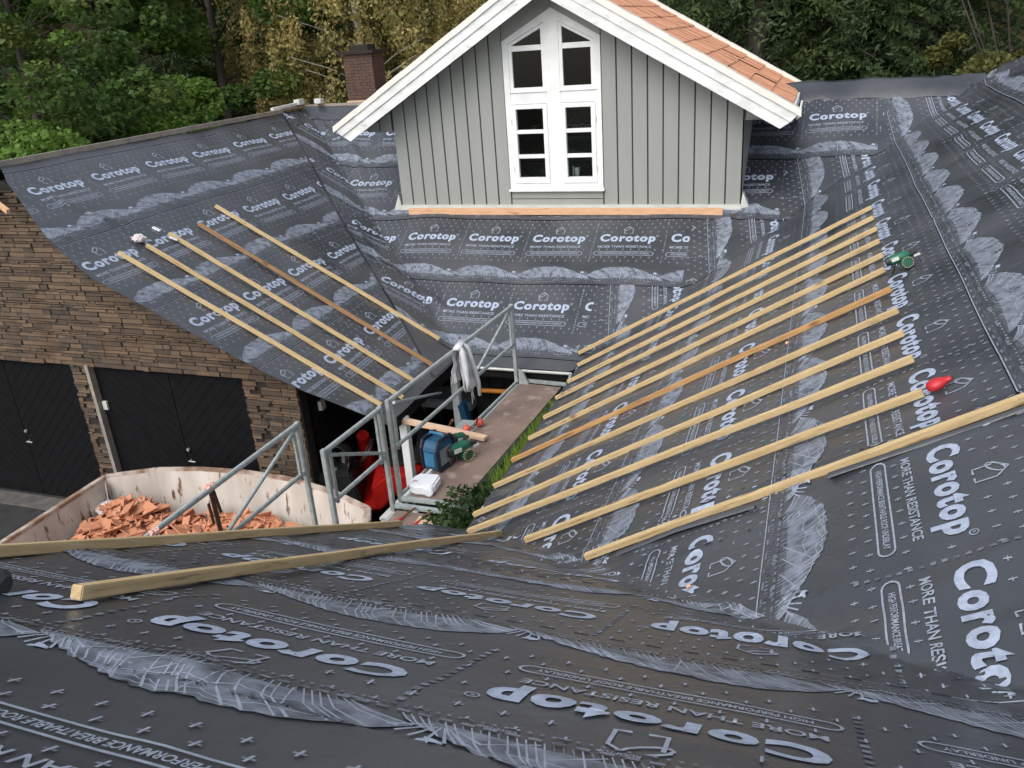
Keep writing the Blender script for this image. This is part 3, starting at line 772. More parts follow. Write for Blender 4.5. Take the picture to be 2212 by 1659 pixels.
# window
F0 = YW - .035
win = None
mb = MB()
def fr(poly, y0=F0, y1=YW + .05): mb.prism(poly, 1, y0, y1)
bt = .10
fr([(WX0, WZ0), (WX0 + bt, WZ0), (WX0 + bt, WZS - .04), (WX0, WZS)])
fr([(WX1 - bt, WZ0), (WX1, WZ0), (WX1, WZS), (WX1 - bt, WZS - .04)])
fr([(WX0, WZS), (WX0 + bt, WZS - .04), (AX - .0, WZA - .135), (AX - .0, WZA)], F0 - .001)
fr([(WX1, WZS), (WX1 - bt, WZS - .04), (AX, WZA - .135), (AX, WZA)], F0 - .001)
fr([(WX0 + bt, WZ0), (WX1 - bt, WZ0), (WX1 - bt, WZ0 + .09), (WX0 + bt, WZ0 + .09)], F0 + .002)
wf = mb.build('window', M_white, house, bevel=.003)
mb = MB(); fr([(-4.13, WZ0 + .09), (-3.90, WZ0 + .09), (-3.90, WZA - .145), (AX, WZA - .10), (-4.13, WZA - .145)], F0 + .004); mb.build('mullion', M_white, wf, bevel=.003)
mb = MB(); fr([(-4.73, -1.08), (-4.13, -1.08), (-4.13, -.90), (-4.73, -.90)], F0 + .006); fr([(-3.90, -1.08), (-3.34, -1.08), (-3.34, -.90), (-3.90, -.90)], F0 + .006)
fr([(-4.75, -.905), (-4.12, -.905), (-4.12, -.885), (-4.75, -.885)], F0 - .012); fr([(-3.91, -.905), (-3.31, -.905), (-3.31, -.885), (-3.91, -.885)], F0 - .012)
mb.each('transom', M_white, wf, bevel=.003)
for x0, x1 in ((-4.73, -4.13), (-3.90, -3.34)):
    g_ = .055
    # upper fixed light
    mb = MB(); s_ = 1 if x0 < AX - .3 else -1
    zs0 = lambda x: WZS - .045 + (.175 + .135 - .10) * 0 + (WZA - .135 - (WZS - .04)) * ((x - (WX0 + bt)) / (AX - WX0 - bt) if x < AX else ((WX1 - bt) - x) / (WX1 - bt - AX))
    for (a, b, c_, d) in ((x0, x0 + g_, -.90, 0), (x1 - g_, x1, -.90, 0)):
        mb.prism([(a, c_), (b, c_), (b, zs0(b)), (a, zs0(a))], 1, F0 + .012, YW + .04)
    mb.prism([(x0 + g_, -.90), (x1 - g_, -.90), (x1 - g_, -.83), (x0 + g_, -.83)], 1, F0 + .014, YW + .04)
    mb.prism([(x0 + g_, zs0(x0 + g_) - .05), (x1 - g_, zs0(x1 - g_) - .05), (x1 - g_, zs0(x1 - g_)), (x0 + g_, zs0(x0 + g_))], 1, F0 + .014, YW + .04)
    mb.prism([(x0 + g_, -.285), (x1 - g_, -.285), (x1 - g_, -.205), (x0 + g_, -.205)], 1, F0 + .016, YW + .03)
    mb.build('upper_sash', M_white, wf, bevel=.002)
    mb = MB(); mb.prism([(x0 + .02, -.88), (x1 - .02, -.88), (x1 - .02, zs0(x1 - .02) - .01), (x0 + .02, zs0(x0 + .02) - .01)], 1, YW + .012, YW + .018); mb.build('pane', M_glass, wf)
    # lower casement with two glazing bars
    mb = MB(); lo, hi = -2.335, -1.085; fw = .072
    mb.b2((x0, F0 - .010, lo), (x0 + fw, YW + .04, hi)); mb.b2((x1 - fw, F0 - .010, lo), (x1, YW + .04, hi))
    mb.b2((x0 + fw, F0 - .008, lo), (x1 - fw, YW + .04, lo + .095)); mb.b2((x0 + fw, F0 - .008, hi - .07), (x1 - fw, YW + .04, hi))
    for z in (-1.51, -1.90): mb.b2((x0 + fw, F0 - .002, z - .03), (x1 - fw, YW + .03, z + .03))
    cs_ = mb.build('casement', M_white, wf, bevel=.003)
    mb = MB(); mb.b2((x0 + .02, YW + .012, lo + .02), (x1 - .02, YW + .018, hi - .02)); mb.build('pane', M_glass, wf)
    mb = MB(); xo = x0 - .012 if x0 < AX - .3 else x1 + .002
    for z in (-1.35, -2.1): mb.b2((xo, F0 - .016, z - .04), (xo + .012, F0 - .001, z + .04))
    mb.each('hinge', M_trim, wf)
mb = MB(); mb.b2((WX0 - .02, F0 - .05, WZ0 - .035), (WX1 + .02, YW - .003, WZ0 - .001)); mb.build('sill', M_white, wf, bevel=.003)
mb = MB()                                  # dark room behind
mb.add([(-5.05, YW + .09, -2.6), (-2.95, YW + .09, -2.6), (-2.95, 16.2, -2.6), (-5.05, 16.2, -2.6), (-5.05, YW + .09, .06), (-2.95, YW + .09, .06), (-2.95, 16.2, .06), (-5.05, 16.2, .06)],
       [(0, 1, 2, 3), (4, 5, 6, 7), (1, 2, 6, 5), (2, 3, 7, 6), (3, 0, 4, 7)]); mb.build('room', M_room, house)
mb = MB(); mb.b2((-4.7, YW + .09, -2.30), (-3.3, YW + .26, -2.27)); mb.build('inner_sill', M_room, house)
mb = MB(); mb.tube([(-3.72, YW + .16, -2.27), (-3.72, YW + .16, -2.12)], [.035, .045], 12); tag(mb.build('cup', M_white, smooth='auto'), 'white cup standing inside the lower right window pane', 'cup')
mb = MB(); mb.tube([(-3.79, YW + .17, -2.27), (-3.79, YW + .17, -2.10)], .014, 10); tag(mb.build('candle', M_white, smooth='auto'), 'thin white candle beside the cup in the lower right window pane', 'candle')

# ------------------------------------------------------------------ garage (left roof, stone gable)
gar = thing('garage', (-9, 12, GZ), 'stone-faced garage with black double doors under the left roof slope', 'garage')
membrane('L', gar, 'left-hand roof slope over the garage')
deckslab(ccw([(-4.88, 8.62), (-10.2, 8.62), (-10.2, 16.0), (-4.88, 10.6)]), zL, 'roof_deck', gar, M_blackb, top=-.06)
mb = MB(); mb.add([(-10.23, 8.5, -1.23), (-10.23, 16.1, -1.23), (-15.6, 16.1, -4.4), (-15.6, 8.5, -4.4)], [(0, 1, 2, 3)]); mb.build('rear_roof', M_mem, gar)
mb = MB(); mb.beam((-10.25, 8.35, -1.16), (-10.25, 15.2, -1.16), .05, .075); mb.beam((-10.25, 15.1, -1.13), (-10.2, 15.9, -1.12), .06, .05); mb.build('ridge_board', M_conc, gar)
def gz(x): return min(-1.42 if False else 9, (zL(x, 0) if x > -10.23 else -1.22 - T * (-10.23 - x)) - .14)
WY = 8.45
DR = [(-9.62, -7.0), (-12.75, -9.95)]; DT = -3.98
mb = MB()
mb.prism([(-13.4, DT), (-6.16, DT), (-6.16, gz(-6.16)), (-10.23, gz(-10.23)), (-13.4, gz(-13.4))], 1, WY, WY + .2)
mb.b2((-7.0, WY, GZ), (-6.16, WY + .2, DT)); mb.b2((-9.95, WY, GZ), (-9.62, WY + .2, DT)); mb.b2((-13.4, WY, GZ), (-12.75, WY + .2, DT))
core = mb.build('wall_core', M_mortar, gar)
mb = MB(); z = GZ
while z < -1.2:
    h = random.choice((.028, .036, .045, .055, .07)); x = -13.4 + random.uniform(0, .2)
    while x < -6.18:
        L = random.uniform(.10, .42); x1 = min(x + L, -6.17); zt = z + h - .006
        ok = True
        if zt < DT + .02:
            for a, b in DR:
                if x1 > a and x < b:
                    if x < a - .04: x1 = a
                    elif x1 > b + .04: x = b
                    else: ok = False
        if ok and max(zt - gz(x), zt - gz(x1)) > 0: ok = False
        if ok and x1 - x > .02:
            d = random.uniform(.012, .040); hh = random.uniform(-.004, .004)
            mb.b2((x + .003, WY - d, z + .002 + hh), (x1 - .003, WY + .02, zt + hh))
        x = x + L if ok or x1 <= x else x + L
        x = max(x, x1 if ok else x)
    z += h
mb.build('stone_wall', M_stone, gar, bevel=.004)
for a, b in DR:
    mid = (a + b) / 2 + (.04 if a > -10 else 0)
    for j, (x0, x1, sg) in enumerate(((a, mid - .006, -1), (mid + .006, b, 1))):
        bm = bmesh.new(); s2 = .13
        base = MB(); base.b2((x0, WY + .05, GZ + .03), (x1, WY + .10, DT))
        W_, H_ = x1 - x0, DT - GZ - .03
        k = -20
        for k in range(-24, 42):
            c0 = k * s2 * 1.414
            # diagonal board: |z - sg*x| in [c0, c0+w]
            pts = [(-5, sg * -5 + c0), (W_ + 5, sg * (W_ + 5) + c0), (W_ + 5, sg * (W_ + 5) + c0 + s2 * 1.414 - .008), (-5, sg * -5 + c0 + s2 * 1.414 - .008)]
            vs = [bm.verts.new((p[0], 0, p[1])) for p in pts]; bm.faces.new(vs)
        for pc, pn in (((0, 0, 0), (-1, 0, 0)), ((W_, 0, 0), (1, 0, 0)), ((0, 0, 0), (0, 0, -1)), ((0, 0, H_), (0, 0, 1))):
            bmesh.ops.bisect_plane(bm, geom=bm.verts[:] + bm.edges[:] + bm.faces[:], dist=1e-6, plane_co=pc, plane_no=pn, clear_outer=True)
        bm.verts.index_update()
        V = [(v.co.x + x0, WY + .044, v.co.z + GZ + .03) for v in bm.verts]; F = [[v.index for v in f.verts] for f in bm.faces]; bm.free()
        for f in F:
            n = len(f); base.add([V[i] for i in f] + [(V[i][0], WY + .049, V[i][2]) for i in f], [tuple(range(n)), tuple(range(2 * n - 1, n - 1, -1))] + [(i, (i + 1) % n, n + (i + 1) % n, n + i) for i in range(n)])
        dr = base.build('garage_door', M_black, gar)
        if j == 1:
            hb = MB(); hb.tube([(x0 + .06, WY + .03, -5.35), (x0 + .06, WY - .02, -5.35), (x0 + .17, WY - .02, -5.35)], .011, 8); hb.build('handle', M_steel, dr)
            hb = MB(); hb.tube([(x0 + .06, WY + .03, -5.18), (x0 + .06, WY + .0, -5.18)], .022, 10); hb.build('lock', M_steel, dr)
        if j == 0 and a > -10:
            hb = MB(); hb.b2((x0 + .06, WY + .0, -4.66), (x0 + .14, WY + .034, -4.53)); hb.build('sign', M_trim, dr)
mb = MB(); mb.b2((-9.64, WY - .06, GZ), (-9.58, WY + .04, DT + .03)); mb.build('door_jamb', M_conc, gar)
mb = MB()
for i in range(22):
    y = 8.62 + i * .19; mb.b2((-6.20, y, GZ), (-6.16, y + .178, zL(-6.18, 0) - .3))
mb.b2((-6.19, 8.6, GZ), (-6.22, 12.8, zL(-6.2, 0) - .32)); mb.b2((-6.2, 12.75, GZ), (-4.7, 12.85, -4.0))
mb.build('side_cladding', M_blackb, gar)
mb = MB(); mb.b2((-6.155, 8.82, -4.55), (-6.10, 8.92, -4.42)); mb.build('lamp', M_trim, gar)
mb = MB(); mb.beam((-4.90, 8.5, -4.50), (-4.90, 10.6, -4.50), .10, .16); mb.build('eave_beam', M_blackb, gar)
# barge at the left verge (dark, with a pale end)
mb = MB(); mb.beam((-10.9, 8.16, -1.75), (-10.20, 8.22, -1.36), .04, .20); mb.build('bargeboard', M_blackb, gar)
mb = MB(); mb.beam((-10.15, 8.12, -1.50), (-9.72, 8.0, -1.68), .045, .06); mb.build('verge_batten', M_woodp, gar)
mb = MB(); mb.b2((-10.10, 8.02, -1.52), (-9.98, 8.06, -1.36)); mb.build('flashing', M_white, gar)
for i, y in enumerate((8.80, 10.60)):
    px = -4.865 if i == 0 else -4.91
    mb = MB(); mb.b2((px - .055, y - .055, GZ), (px + .055, y + .055, -4.52)); mb.b2((px - .065, y - .065, GZ), (px + .065, y + .065, GZ + .5)); o = mb.build('carport_post', M_white, bevel=.006)
    tag(o, ('white post at the near garage eave corner, behind the loose plank', 'white post under the far end of the garage eave, behind the hanging grey cloth')[i], 'post', 'white posts carrying the garage eave')

# ------------------------------------------------------------------ battens
def batten(p0, p1, w_, h_, mat, label, group=None, name='batten', up=None, bow=.014, roof=None):
    p0 = Vector(p0); p1 = Vector(p1); d = p1 - p0; L = d.length; d.normalize(); up = Vector(up or (0, 0, 1))
    sy = up.cross(d).normalized(); u = d.cross(sy)
    mb = MB(); n = 15; ph = random.uniform(0, 6); vs = []
    for i in range(n + 1):
        t = i / n; x = t * L; b = bow * math.sin(math.pi * t * 1.0 + .3 * ph) * math.sin(ph) + .002 * math.sin(9 * t + ph); c = bow * .3 * math.sin(2 * math.pi * t + ph)
        for a, e in ((-1, -1), (1, -1), (1, 1), (-1, 1)): vs.append((x, a * w_ / 2 + b, e * h_ / 2 + abs(c)))
    fs = [(0, 3, 2, 1), (4 * n, 4 * n + 1, 4 * n + 2, 4 * n + 3)]
    for i in range(n):
        for k in range(4): fs.append((4 * i + k, 4 * i + (k + 1) % 4, 4 * i + 4 + (k + 1) % 4, 4 * i + 4 + k))
    mb.add(vs, fs); o = mb.build(name, mat, bevel=.004)
    M4 = Matrix(((d.x, sy.x, u.x, p0.x), (d.y, sy.y, u.y, p0.y), (d.z, sy.z, u.z, p0.z), (0, 0, 0, 1)))
    o.matrix_world = M4
    return tag(o, label, 'batten' if name == 'batten' else 'plank', group)
def rp(k, x, y, h=.034):
    n_ = {'R': nR, 'C': nC, 'L': nL, 'N': np.array([0, SI, CO])}[k]
    z = float(zs(x, y)) + .010; return (x + n_[0] * h, y + n_[1] * h, z + n_[2] * h)
RB = [((-3.00, 10.76), (.665, 10.92)), ((-2.95, 10.53), (.665, 10.33)), ((-2.93, 9.91), (.67, 9.75)), ((-2.95, 9.41), (.67, 9.19)), ((-2.93, 8.82), (.674, 8.64)),
      ((-2.94, 8.26), (.665, 8.12)), ((-2.95, 7.68), (.683, 7.51)), ((-2.94, 7.08), (.696, 6.91)), ((-2.94, 6.52), (.70, 6.39)), ((-2.765, 5.985), (.7175, 5.81)), ((-2.0, 5.385), (.726, 5.25)), ((-1.33, 4.777), (1.50, 4.64))]
ordn = ['farthest', 'second farthest', 'third farthest', 'fourth farthest', 'fifth farthest', 'sixth farthest', 'sixth nearest', 'fifth nearest', 'fourth nearest', 'third nearest', 'second nearest', 'nearest']
desc = ['pale', 'pale', 'pale', 'pale knotty', 'pale', 'pale brownish', 'orange-brown', 'pale', 'pale yellow', 'pale yellow', 'pale', 'thick pale']
for i, ((x0, y0), (x1, y1)) in enumerate(RB):
    if i == 11: x1, y1 = 2.45, 4.60
    a = rp('R', x0, y0); b = rp('R', x1, y1)
    batten(a, b, .048, .045, M_woodo if i == 6 else M_wood, f"{desc[i]} batten on the right roof slope, {ordn[i]} of the twelve", 'battens lying on the right roof slope', up=tuple(nR))
LB = [((-8.42, 8.32), (-5.03, 8.52)), ((-8.38, 8.76), (-4.93, 8.95)), ((-8.42, 9.27), (-5.0, 9.40)), ((-8.41, 9.90), (-4.95, 9.98)), ((-8.60, 10.57), (-5.16, 10.70))]
ld = ['pale batten nearest the garage verge on the left roof slope', 'pale batten with crumpled paper at its top end, left roof slope', 'pale batten with a white scrap lying near its top end, left roof slope',
      'brown weathered batten on the left roof slope', 'pale batten farthest from the garage verge on the left roof slope']
for i, ((x0, y0), (x1, y1)) in enumerate(LB):
    batten(rp('L', x0, y0), rp('L', x1, y1), .048, .045, M_woodd if i == 3 else M_wood, ld[i], 'battens lying on the left roof slope', up=tuple(nL))
nN = (0, SI, CO)
batten(rp('N', -2.19, 1.62), rp('N', -2.40, 5.75), .048, .048, M_wood, 'thick pale batten on the near slope with its cut end in the foreground', 'battens lying on the near roof slope', up=nN)
batten(rp('N', -3.05, 1.45), rp('N', -3.26, 5.60), .048, .048, M_wood, 'pale batten along the edge of the near slope in front of the skip', 'battens lying on the near roof slope', up=nN)
a = (-6.70, 13.27, -2.775); b = (-1.33, 13.28, -2.77)
batten(a, b, .045, .110, M_woodp, 'orange planed timber strip on the roof along the foot of the dormer', None, up=(0, 0, 1), bow=.003)
batten((-4.90, 8.76, -4.555), (-3.61, 8.53, -4.575), .10, .045, M_plankp, 'short pale plank bridging from the scaffold deck to the white post', None, name='plank')

# ------------------------------------------------------------------ scaffold
ZD = -4.62
def tubes(mb, segs, r=.021):
    for a, b in segs: mb.tube([a, b], r, 8)
def rail_frame(A, B, zt, zb, label, zbA=None, diag=None, dbl=True, extra=()):
    t = thing('guardrail', ((A[0] + B[0]) / 2, (A[1] + B[1]) / 2, zb), label, 'guardrail', 'scaffold guardrail frames')
    zm = zt - .55
    def P(f, z): return (A[0] + (B[0] - A[0]) * f, A[1] + (B[1] - A[1]) * f, z)
    mb = MB(); mb.beam(P(-.0, zt), P(1, zt), .045, .045); mb.build('top_rail', M_steel, t, bevel=.008)
    mb = MB(); mb.beam(P(0, zm), P(1, zm), .040, .040); mb.build('middle_rail', M_steel, t, bevel=.008)
    for f, zz in ((0, zbA or zb), (1, zb)):
        mb = MB(); mb.beam(P(f, zt + .03), P(f, zz), .050, .050, up=(0, 1, 0)); mb.build('post', M_steel, t, bevel=.006)
        if dbl:
            L = math.hypot(B[0] - A[0], B[1] - A[1]); g_ = .09 / L; g2 = g_ if f == 0 else -g_
            mb = MB(); mb.beam(P(f + g2, zt), P(f + g2, zm - .05), .030, .030, up=(0, 1, 0)); mb.build('stiffener', M_steel, t, bevel=.004)
    for a, b in (diag or ()):
        mb = MB(); mb.beam(P(a[0], a[1]), P(b[0], b[1]), .034, .034); mb.build('brace', M_steel, t, bevel=.006)
    for a, b in extra:
        mb = MB(); mb.tube([a, b], .018, 8); mb.build('brace', M_steel, t)
    return t
rail_frame((-4.09, 7.10), (-3.86, 10.42), -3.49, -4.70, 'long guardrail frame beside the brown deck with grey cloth over its top rail', diag=[((.985, -3.52), (.58, -4.04)), ((0, -4.62), (1, -4.62))],
           extra=[((-4.03, 7.12, -3.50), (-4.90, 10.05, -4.72))])
rail_frame((-4.20, 5.98), (-4.13, 6.98), -3.52, -4.75, 'short guardrail frame in front of the red machine', diag=[((.02, -3.56), (.97, -4.02))], zbA=-4.85)
rail_frame((-4.98, 3.5), (-4.90, 6.60), -3.59, -5.2, 'guardrail frame in front of the skip with brown straps tied to it', diag=[((.985, -3.63), (.55, -4.14))])
# decks
def deck(c4, z, label, mat=M_deck):
    t = thing('scaffold_deck', (sum(p[0] for p in c4) / 4, sum(p[1] for p in c4) / 4, z), label, 'scaffold deck', 'scaffold decks')
    mb = MB(); mb.add([(x, y, z) for x, y in c4] + [(x, y, z - .012) for x, y in c4], [(0, 1, 2, 3), (7, 6, 5, 4), (0, 4, 5, 1), (1, 5, 6, 2), (2, 6, 7, 3), (3, 7, 4, 0)]); mb.build('board', mat, t)
    mb = MB()
    for i, j in ((0, 3), (1, 2)):
        a, b = c4[i], c4[j]; s_ = -1 if i == 0 else 1
        mb.beam((a[0] + s_ * (.03 if i == 0 else -.03), a[1], z - .068), (b[0] + s_ * (.03 if i == 0 else -.03), b[1], z - .068), .05, .10)
    for i, j in ((0, 1), (3, 2)):
        a, b = c4[i], c4[j]; o_ = -.06 if i == 0 else .06; mb.beam((a[0] - .05, a[1] + o_, z + .02), (b[0] + .06, b[1] + o_, z + .02), .048, .048)
    mb.each('side_beam', M_steel, t, bevel=.005)
    return t
d1 = deck([(-3.985, 7.08), (-3.37, 7.08), (-3.17, 10.33), (-3.80, 10.38)], ZD, 'long brown plywood scaffold deck carrying the tools')
mb = MB(); mb.prism([(-3.80, ZD), (-3.66, ZD), (-3.73, ZD + .17), (-3.80, ZD + .22)], 1, 10.35, 10.39); mb.beam((-3.11, 10.44, ZD - .05), (-3.06, 10.46, ZD + .16), .04, .04, up=(0, 1, 0)); mb.each('end_bracket', M_steel, d1)
mb = MB(); mb.beam((-3.33, 6.98, ZD - .12), (-3.33, 6.98, ZD + .12), .05, .05, up=(0, 1, 0)); mb.beam((-3.24, 6.98, ZD - .12), (-3.24, 6.98, ZD + .10), .03, .03, up=(0, 1, 0)); mb.each('corner_peg', M_steel, d1)
d2 = deck([(-4.12, 3.2), (-3.50, 3.2), (-3.43, 6.88), (-4.03, 6.88)], ZD - .05, 'lighter scaffold deck in the foreground with red tool handles on it')
for i, (a, b) in enumerate((((-4.00, 6.20), (-3.86, 6.84)), ((-3.78, 6.25), (-3.66, 6.80)))):
    mb = MB(); z = ZD - .03
    mb.tube([(a[0], a[1], z), (a[0] * .2 + b[0] * .8, a[1] * .2 + b[1] * .8, z)], .018, 8); mb.k = 1
    mb.tube([(a[0] * .2 + b[0] * .8, a[1] * .2 + b[1] * .8, z), (b[0], b[1], z + .01), (b[0] + .05, b[1] + .06, z + .03)], .010, 8)
    tag(mb.build('pry_bar', [M_red, M_rust], smooth='auto'), ('red-handled bar on the foreground deck, nearer the skip', 'red-handled bar on the foreground deck, nearer the ivy')[i], 'tool', 'red-handled bars on the foreground deck')
mb = MB(); mb.b2((-3.72, 6.62, ZD - .048), (-3.52, 6.80, ZD - .030)); tag(mb.build('wood_scrap', M_plankp), 'flat pale board scrap at the far end of the foreground deck', 'wood scrap')
# low beam beside the deck (lower ledger)
t = thing('ledger_beam', (-4.25, 8.2, -5.2), 'pale scaffold ledger with a perforated side running below the long deck', 'beam')
mb = MB(); mb.beam((-4.32, 7.05, -5.02), (-4.20, 9.35, -5.02), .05, .20); mb.beam((-4.32, 7.05, -4.93), (-4.20, 9.35, -4.93), .09, .03); mb.beam((-4.32, 7.05, -5.13), (-4.20, 9.35, -5.13), .09, .03); mb.build('beam', M_trim, t)
mb = MB()
for i in range(10): mb.beam((-4.28 + i * .012, 7.2 + i * .22, -5.1), (-4.28 + i * .012, 7.2 + i * .22, -4.94), .10, .02, up=(0, 1, 0))
mb.build('rib', M_conc, t)
t = thing('trestle', (-4.3, 9.55, GZ), 'grey steel trestle with rusty parts standing behind the long deck', 'trestle')
mb = MB(); mb.b2((-4.45, 9.35, -5.02), (-4.0, 9.72, -4.95)); mb.build('top', M_steel, t)
for x, y in ((-4.42, 9.38), (-4.05, 9.40), (-4.05, 9.70), (-4.40, 9.70)):
    mb = MB(); mb.beam((x, y, GZ), (x, y, -4.97), .05, .05, up=(0, 1, 0)); mb.build('leg', M_steel, t)
mb = MB(); mb.b2((-4.7, 9.30, -5.10), (-4.45, 9.42, -5.0)); mb.tube([(-4.66, 9.6, -5.1), (-4.5, 9.5, -4.86)], .02, 8); mb.each('clamp', M_rust, t)
# straps and tape on the third frame
for i, (y, L) in enumerate(((5.27, .95), (4.50, .9))):
    t = thing('strap', (-4.945, y, -3.6), ('brown strap knotted with pink tape, hanging halfway along the guardrail by the skip', 'brown strap knotted with pink tape, hanging low on the guardrail by the skip')[i], 'strap', 'straps tied to the guardrail')
    mb = MB(); mb.beam((-4.97, y, -3.60), (-4.98, y + .03, -3.60 - L), .05, .012, up=(1, 0, 0)); mb.beam((-4.99, y + .05, -3.62), (-5.0, y + .10, -3.62 - .30), .035, .010, up=(1, 0, 0)); mb.beam((-4.96, y - .07, -3.72), (-4.97, y - .05, -3.95), .03, .010, up=(1, 0, 0)); mb.build('webbing', M_strap, t)
    mb = MB()
    for k in range(5): mb.ball((-4.945 + random.uniform(-.02, .02), y + random.uniform(-.05, .05), -3.585 + random.uniform(-.02, .02)), random.uniform(.022, .036), 8, 5, .5)
    mb.build('knot', M_tape, t)

# ------------------------------------------------------------------ cloth over the rail
RX, RY, RZ = -3.935, 8.72, -3.49
mb = MB(); nu, nv = 34, 26; vs = []
for j in range(nv + 1):
    t_ = j / nv
    for i in range(nu + 1):
        s = i / nu - .5; wd = .15 + .07 * t_
        fold = .030 * math.sin(s * 19 + 1.2 * math.sin(3 * t_)) * (t_ ** .7) + .012 * math.sin(s * 43 + 2 * t_) * t_
        drop = .62 * t_ * (1 - .12 * abs(math.sin(6 * s + .6)))
        vs.append((RX + .035 + .055 * t_ + 1.5 * fold, RY + s * wd * 1.3 + .06 * t_, RZ + .035 - drop))
mb.add(vs, [(j * (nu + 1) + i, j * (nu + 1) + i + 1, (j + 1) * (nu + 1) + i + 1, (j + 1) * (nu + 1) + i) for j in range(nv) for i in range(nu)])
vs = []
for j in range(nv + 1):
    t_ = j / nv
    for i in range(nu + 1):
        s = i / nu - .5; fold = .025 * math.sin(s * 15 + 2) * t_
        vs.append((RX - .035 - .03 * t_ - fold, RY + s * (.15 + .05 * t_) * 1.3 - .04 * t_, RZ + .035 - .45 * t_))
mb.add(vs, [(j * (nu + 1) + i, j * (nu + 1) + i + 1, (j + 1) * (nu + 1) + i + 1, (j + 1) * (nu + 1) + i) for j in range(nv) for i in range(nu)])
for k, (dy, L, ex) in enumerate(((-.07, .50, .05), (.10, .66, .09))):       # sleeves
    pts = [(RX + .01, RY + dy * .6, RZ + .045), (RX + .06, RY + dy, RZ - .02), (RX + .08 + ex * .3, RY + dy * 1.3, RZ - L * .45), (RX + .07 + ex * .7, RY + dy * 1.5, RZ - L * .75), (RX + .06 + ex, RY + dy * 1.4, RZ - L)]
    mb.tube(pts, [.034, .038, .032, .030, .024], 10)
mb.box((RX - .005, RY + .01, RZ + .045), (.085, .24, .035), Matrix.Rotation(.12, 3, 'X'))
mb.v = [(x + .007 * math.sin(31 * z + 17 * y), y + .009 * math.sin(23 * z + 40 * x), z) for x, y, z in mb.v]
sh = mb.build('jacket', M_cloth, smooth=True); tag(sh, 'light grey jacket hung over the top rail of the scaffold', 'jacket')
md = sh.modifiers.new('s', 'SOLIDIFY'); md.thickness = .006
mb = MB()
for k, L in ((0, .24), (.03, .17), (.055, .21)): mb.tube([(RX + .06, RY + .08 + k, RZ - .52), (RX + .065, RY + .09 + k, RZ - .52 - L)], .0035, 5)
mb.build('cord', M_cloth, sh)

# ------------------------------------------------------------------ tools on the deck
t = thing('site_radio', (-3.93, 7.82, ZD), 'blue and black box-shaped site radio standing on the brown deck', 'radio'); t.rotation_euler = (0, 0, R_(-12)); t.scale = (.95, .9, 1.12); bpy.context.view_layer.update()
def loc(mbx, name, mat, parent, **k):
    o = mbx.build(name, mat, None, **k); o.parent = parent; return o
mb = MB(); mb.prism([(-.16, .02), (.16, .02), (.18, .10), (.18, .26), (.12, .33), (-.12, .33), (-.18, .26), (-.18, .10)], 0, -.105, .105); loc(mb, 'body', M_blue, t, bevel=.012)
mb = MB()
for s_ in (-.115, .115):
    for a, b in (((-.17, .03), (-.19, .26)), ((-.19, .26), (-.13, .35)), ((.17, .03), (.19, .26)), ((.19, .26), (.13, .35)), ((-.13, .35), (.13, .35)), ((-.17, .03), (.17, .03))):
        mb.beam((s_, a[0], a[1]), (s_, b[0], b[1]), .035, .035, up=(1, 0, 0))
loc(mb, 'frame', M_navy, t, bevel=.008)
mb = MB(); mb.tube([(-.115, -.0, .345), (-.09, .0, .385), (.09, .0, .385), (.115, 0, .345)], .018, 8); loc(mb, 'handle', M_blueL, t, smooth=True)
mb = MB(); mb.b2((-.075, -.196, .07), (.075, -.178, .22)); loc(mb, 'battery_cover', M_blueL, t, bevel=.006)
mb = MB(); mb.b2((.106, -.12, .06), (.118, .13, .24)); loc(mb, 'speaker_grille', M_gry, t, bevel=.004)
def nailgun(loc_, rz_, tilt, label, sc=1.0):
    t = thing('nail_gun', loc_, label, 'nail gun', 'green coil nail guns'); t.rotation_euler = (tilt[0], tilt[1], rz_); t.scale = (sc,) * 3; bpy.context.view_layer.update()
    mb = MB(); mb.tube([(-.14, 0, .13), (-.10, 0, .13), (.03, 0, .13), (.08, 0, .125)], [.045, .058, .055, .035], 14); loc(mb, 'body', M_green, t, smooth='auto')
    mb = MB(); mb.tube([(.06, 0, .125), (.11, 0, .12), (.17, 0, .11)], [.036, .026, .018], 10); mb.tube([(-.175, 0, .13), (-.135, 0, .13)], [.045, .055], 14); mb.each('nose', M_rub, t, use=loc, smooth='auto')
    mb = MB(); mb.tube([(-.09, 0, .10), (-.13, 0, .03), (-.17, 0, -.01)], [.026, .022, .026], 10); mb.tube([(-.05, 0, .09), (-.07, 0, .055)], .008, 6); mb.each('grip', M_rub, t, use=loc, smooth='auto')
    mb = MB(); mb.tube([(.03, -.055, .05), (.03, .055, .05)], .068, 18); c = loc(mb, 'magazine', M_green, t, smooth='auto')
    mb = MB()
    for k in range(16):
        a = 2 * math.pi * k / 16; mb.tube([(.03 + .058 * math.cos(a), -.085, .05 + .058 * math.sin(a)), (.03 + .058 * math.cos(a), .085, .05 + .058 * math.sin(a))], .006, 6)
    loc(mb, 'nail_coil', M_nails, c)
    mb = MB(); mb.b2((-.12, -.064, .11), (-.04, .064, .15)); mb.b2((.12, -.03, .075), (.19, .03, .10)); mb.each('label_plate', M_trim, t, use=loc, bevel=.003)
    return t
nailgun((-3.72, 8.02, ZD + .02), R_(60), (0, 0), 'green nail gun lying on the brown deck beside the blue radio', 1.25)
nailgun((-3.86, 8.20, ZD + .05), R_(80), (.2, .3), 'dark green nail gun lying behind the other one, under the loose plank', 1.1)
nailgun((.80, 7.97, float(zs(.80, 7.97)) + .03), R_(12), (R_(-14), R_(-22)), 'green nail gun standing on the right roof slope near the batten ends', .78)
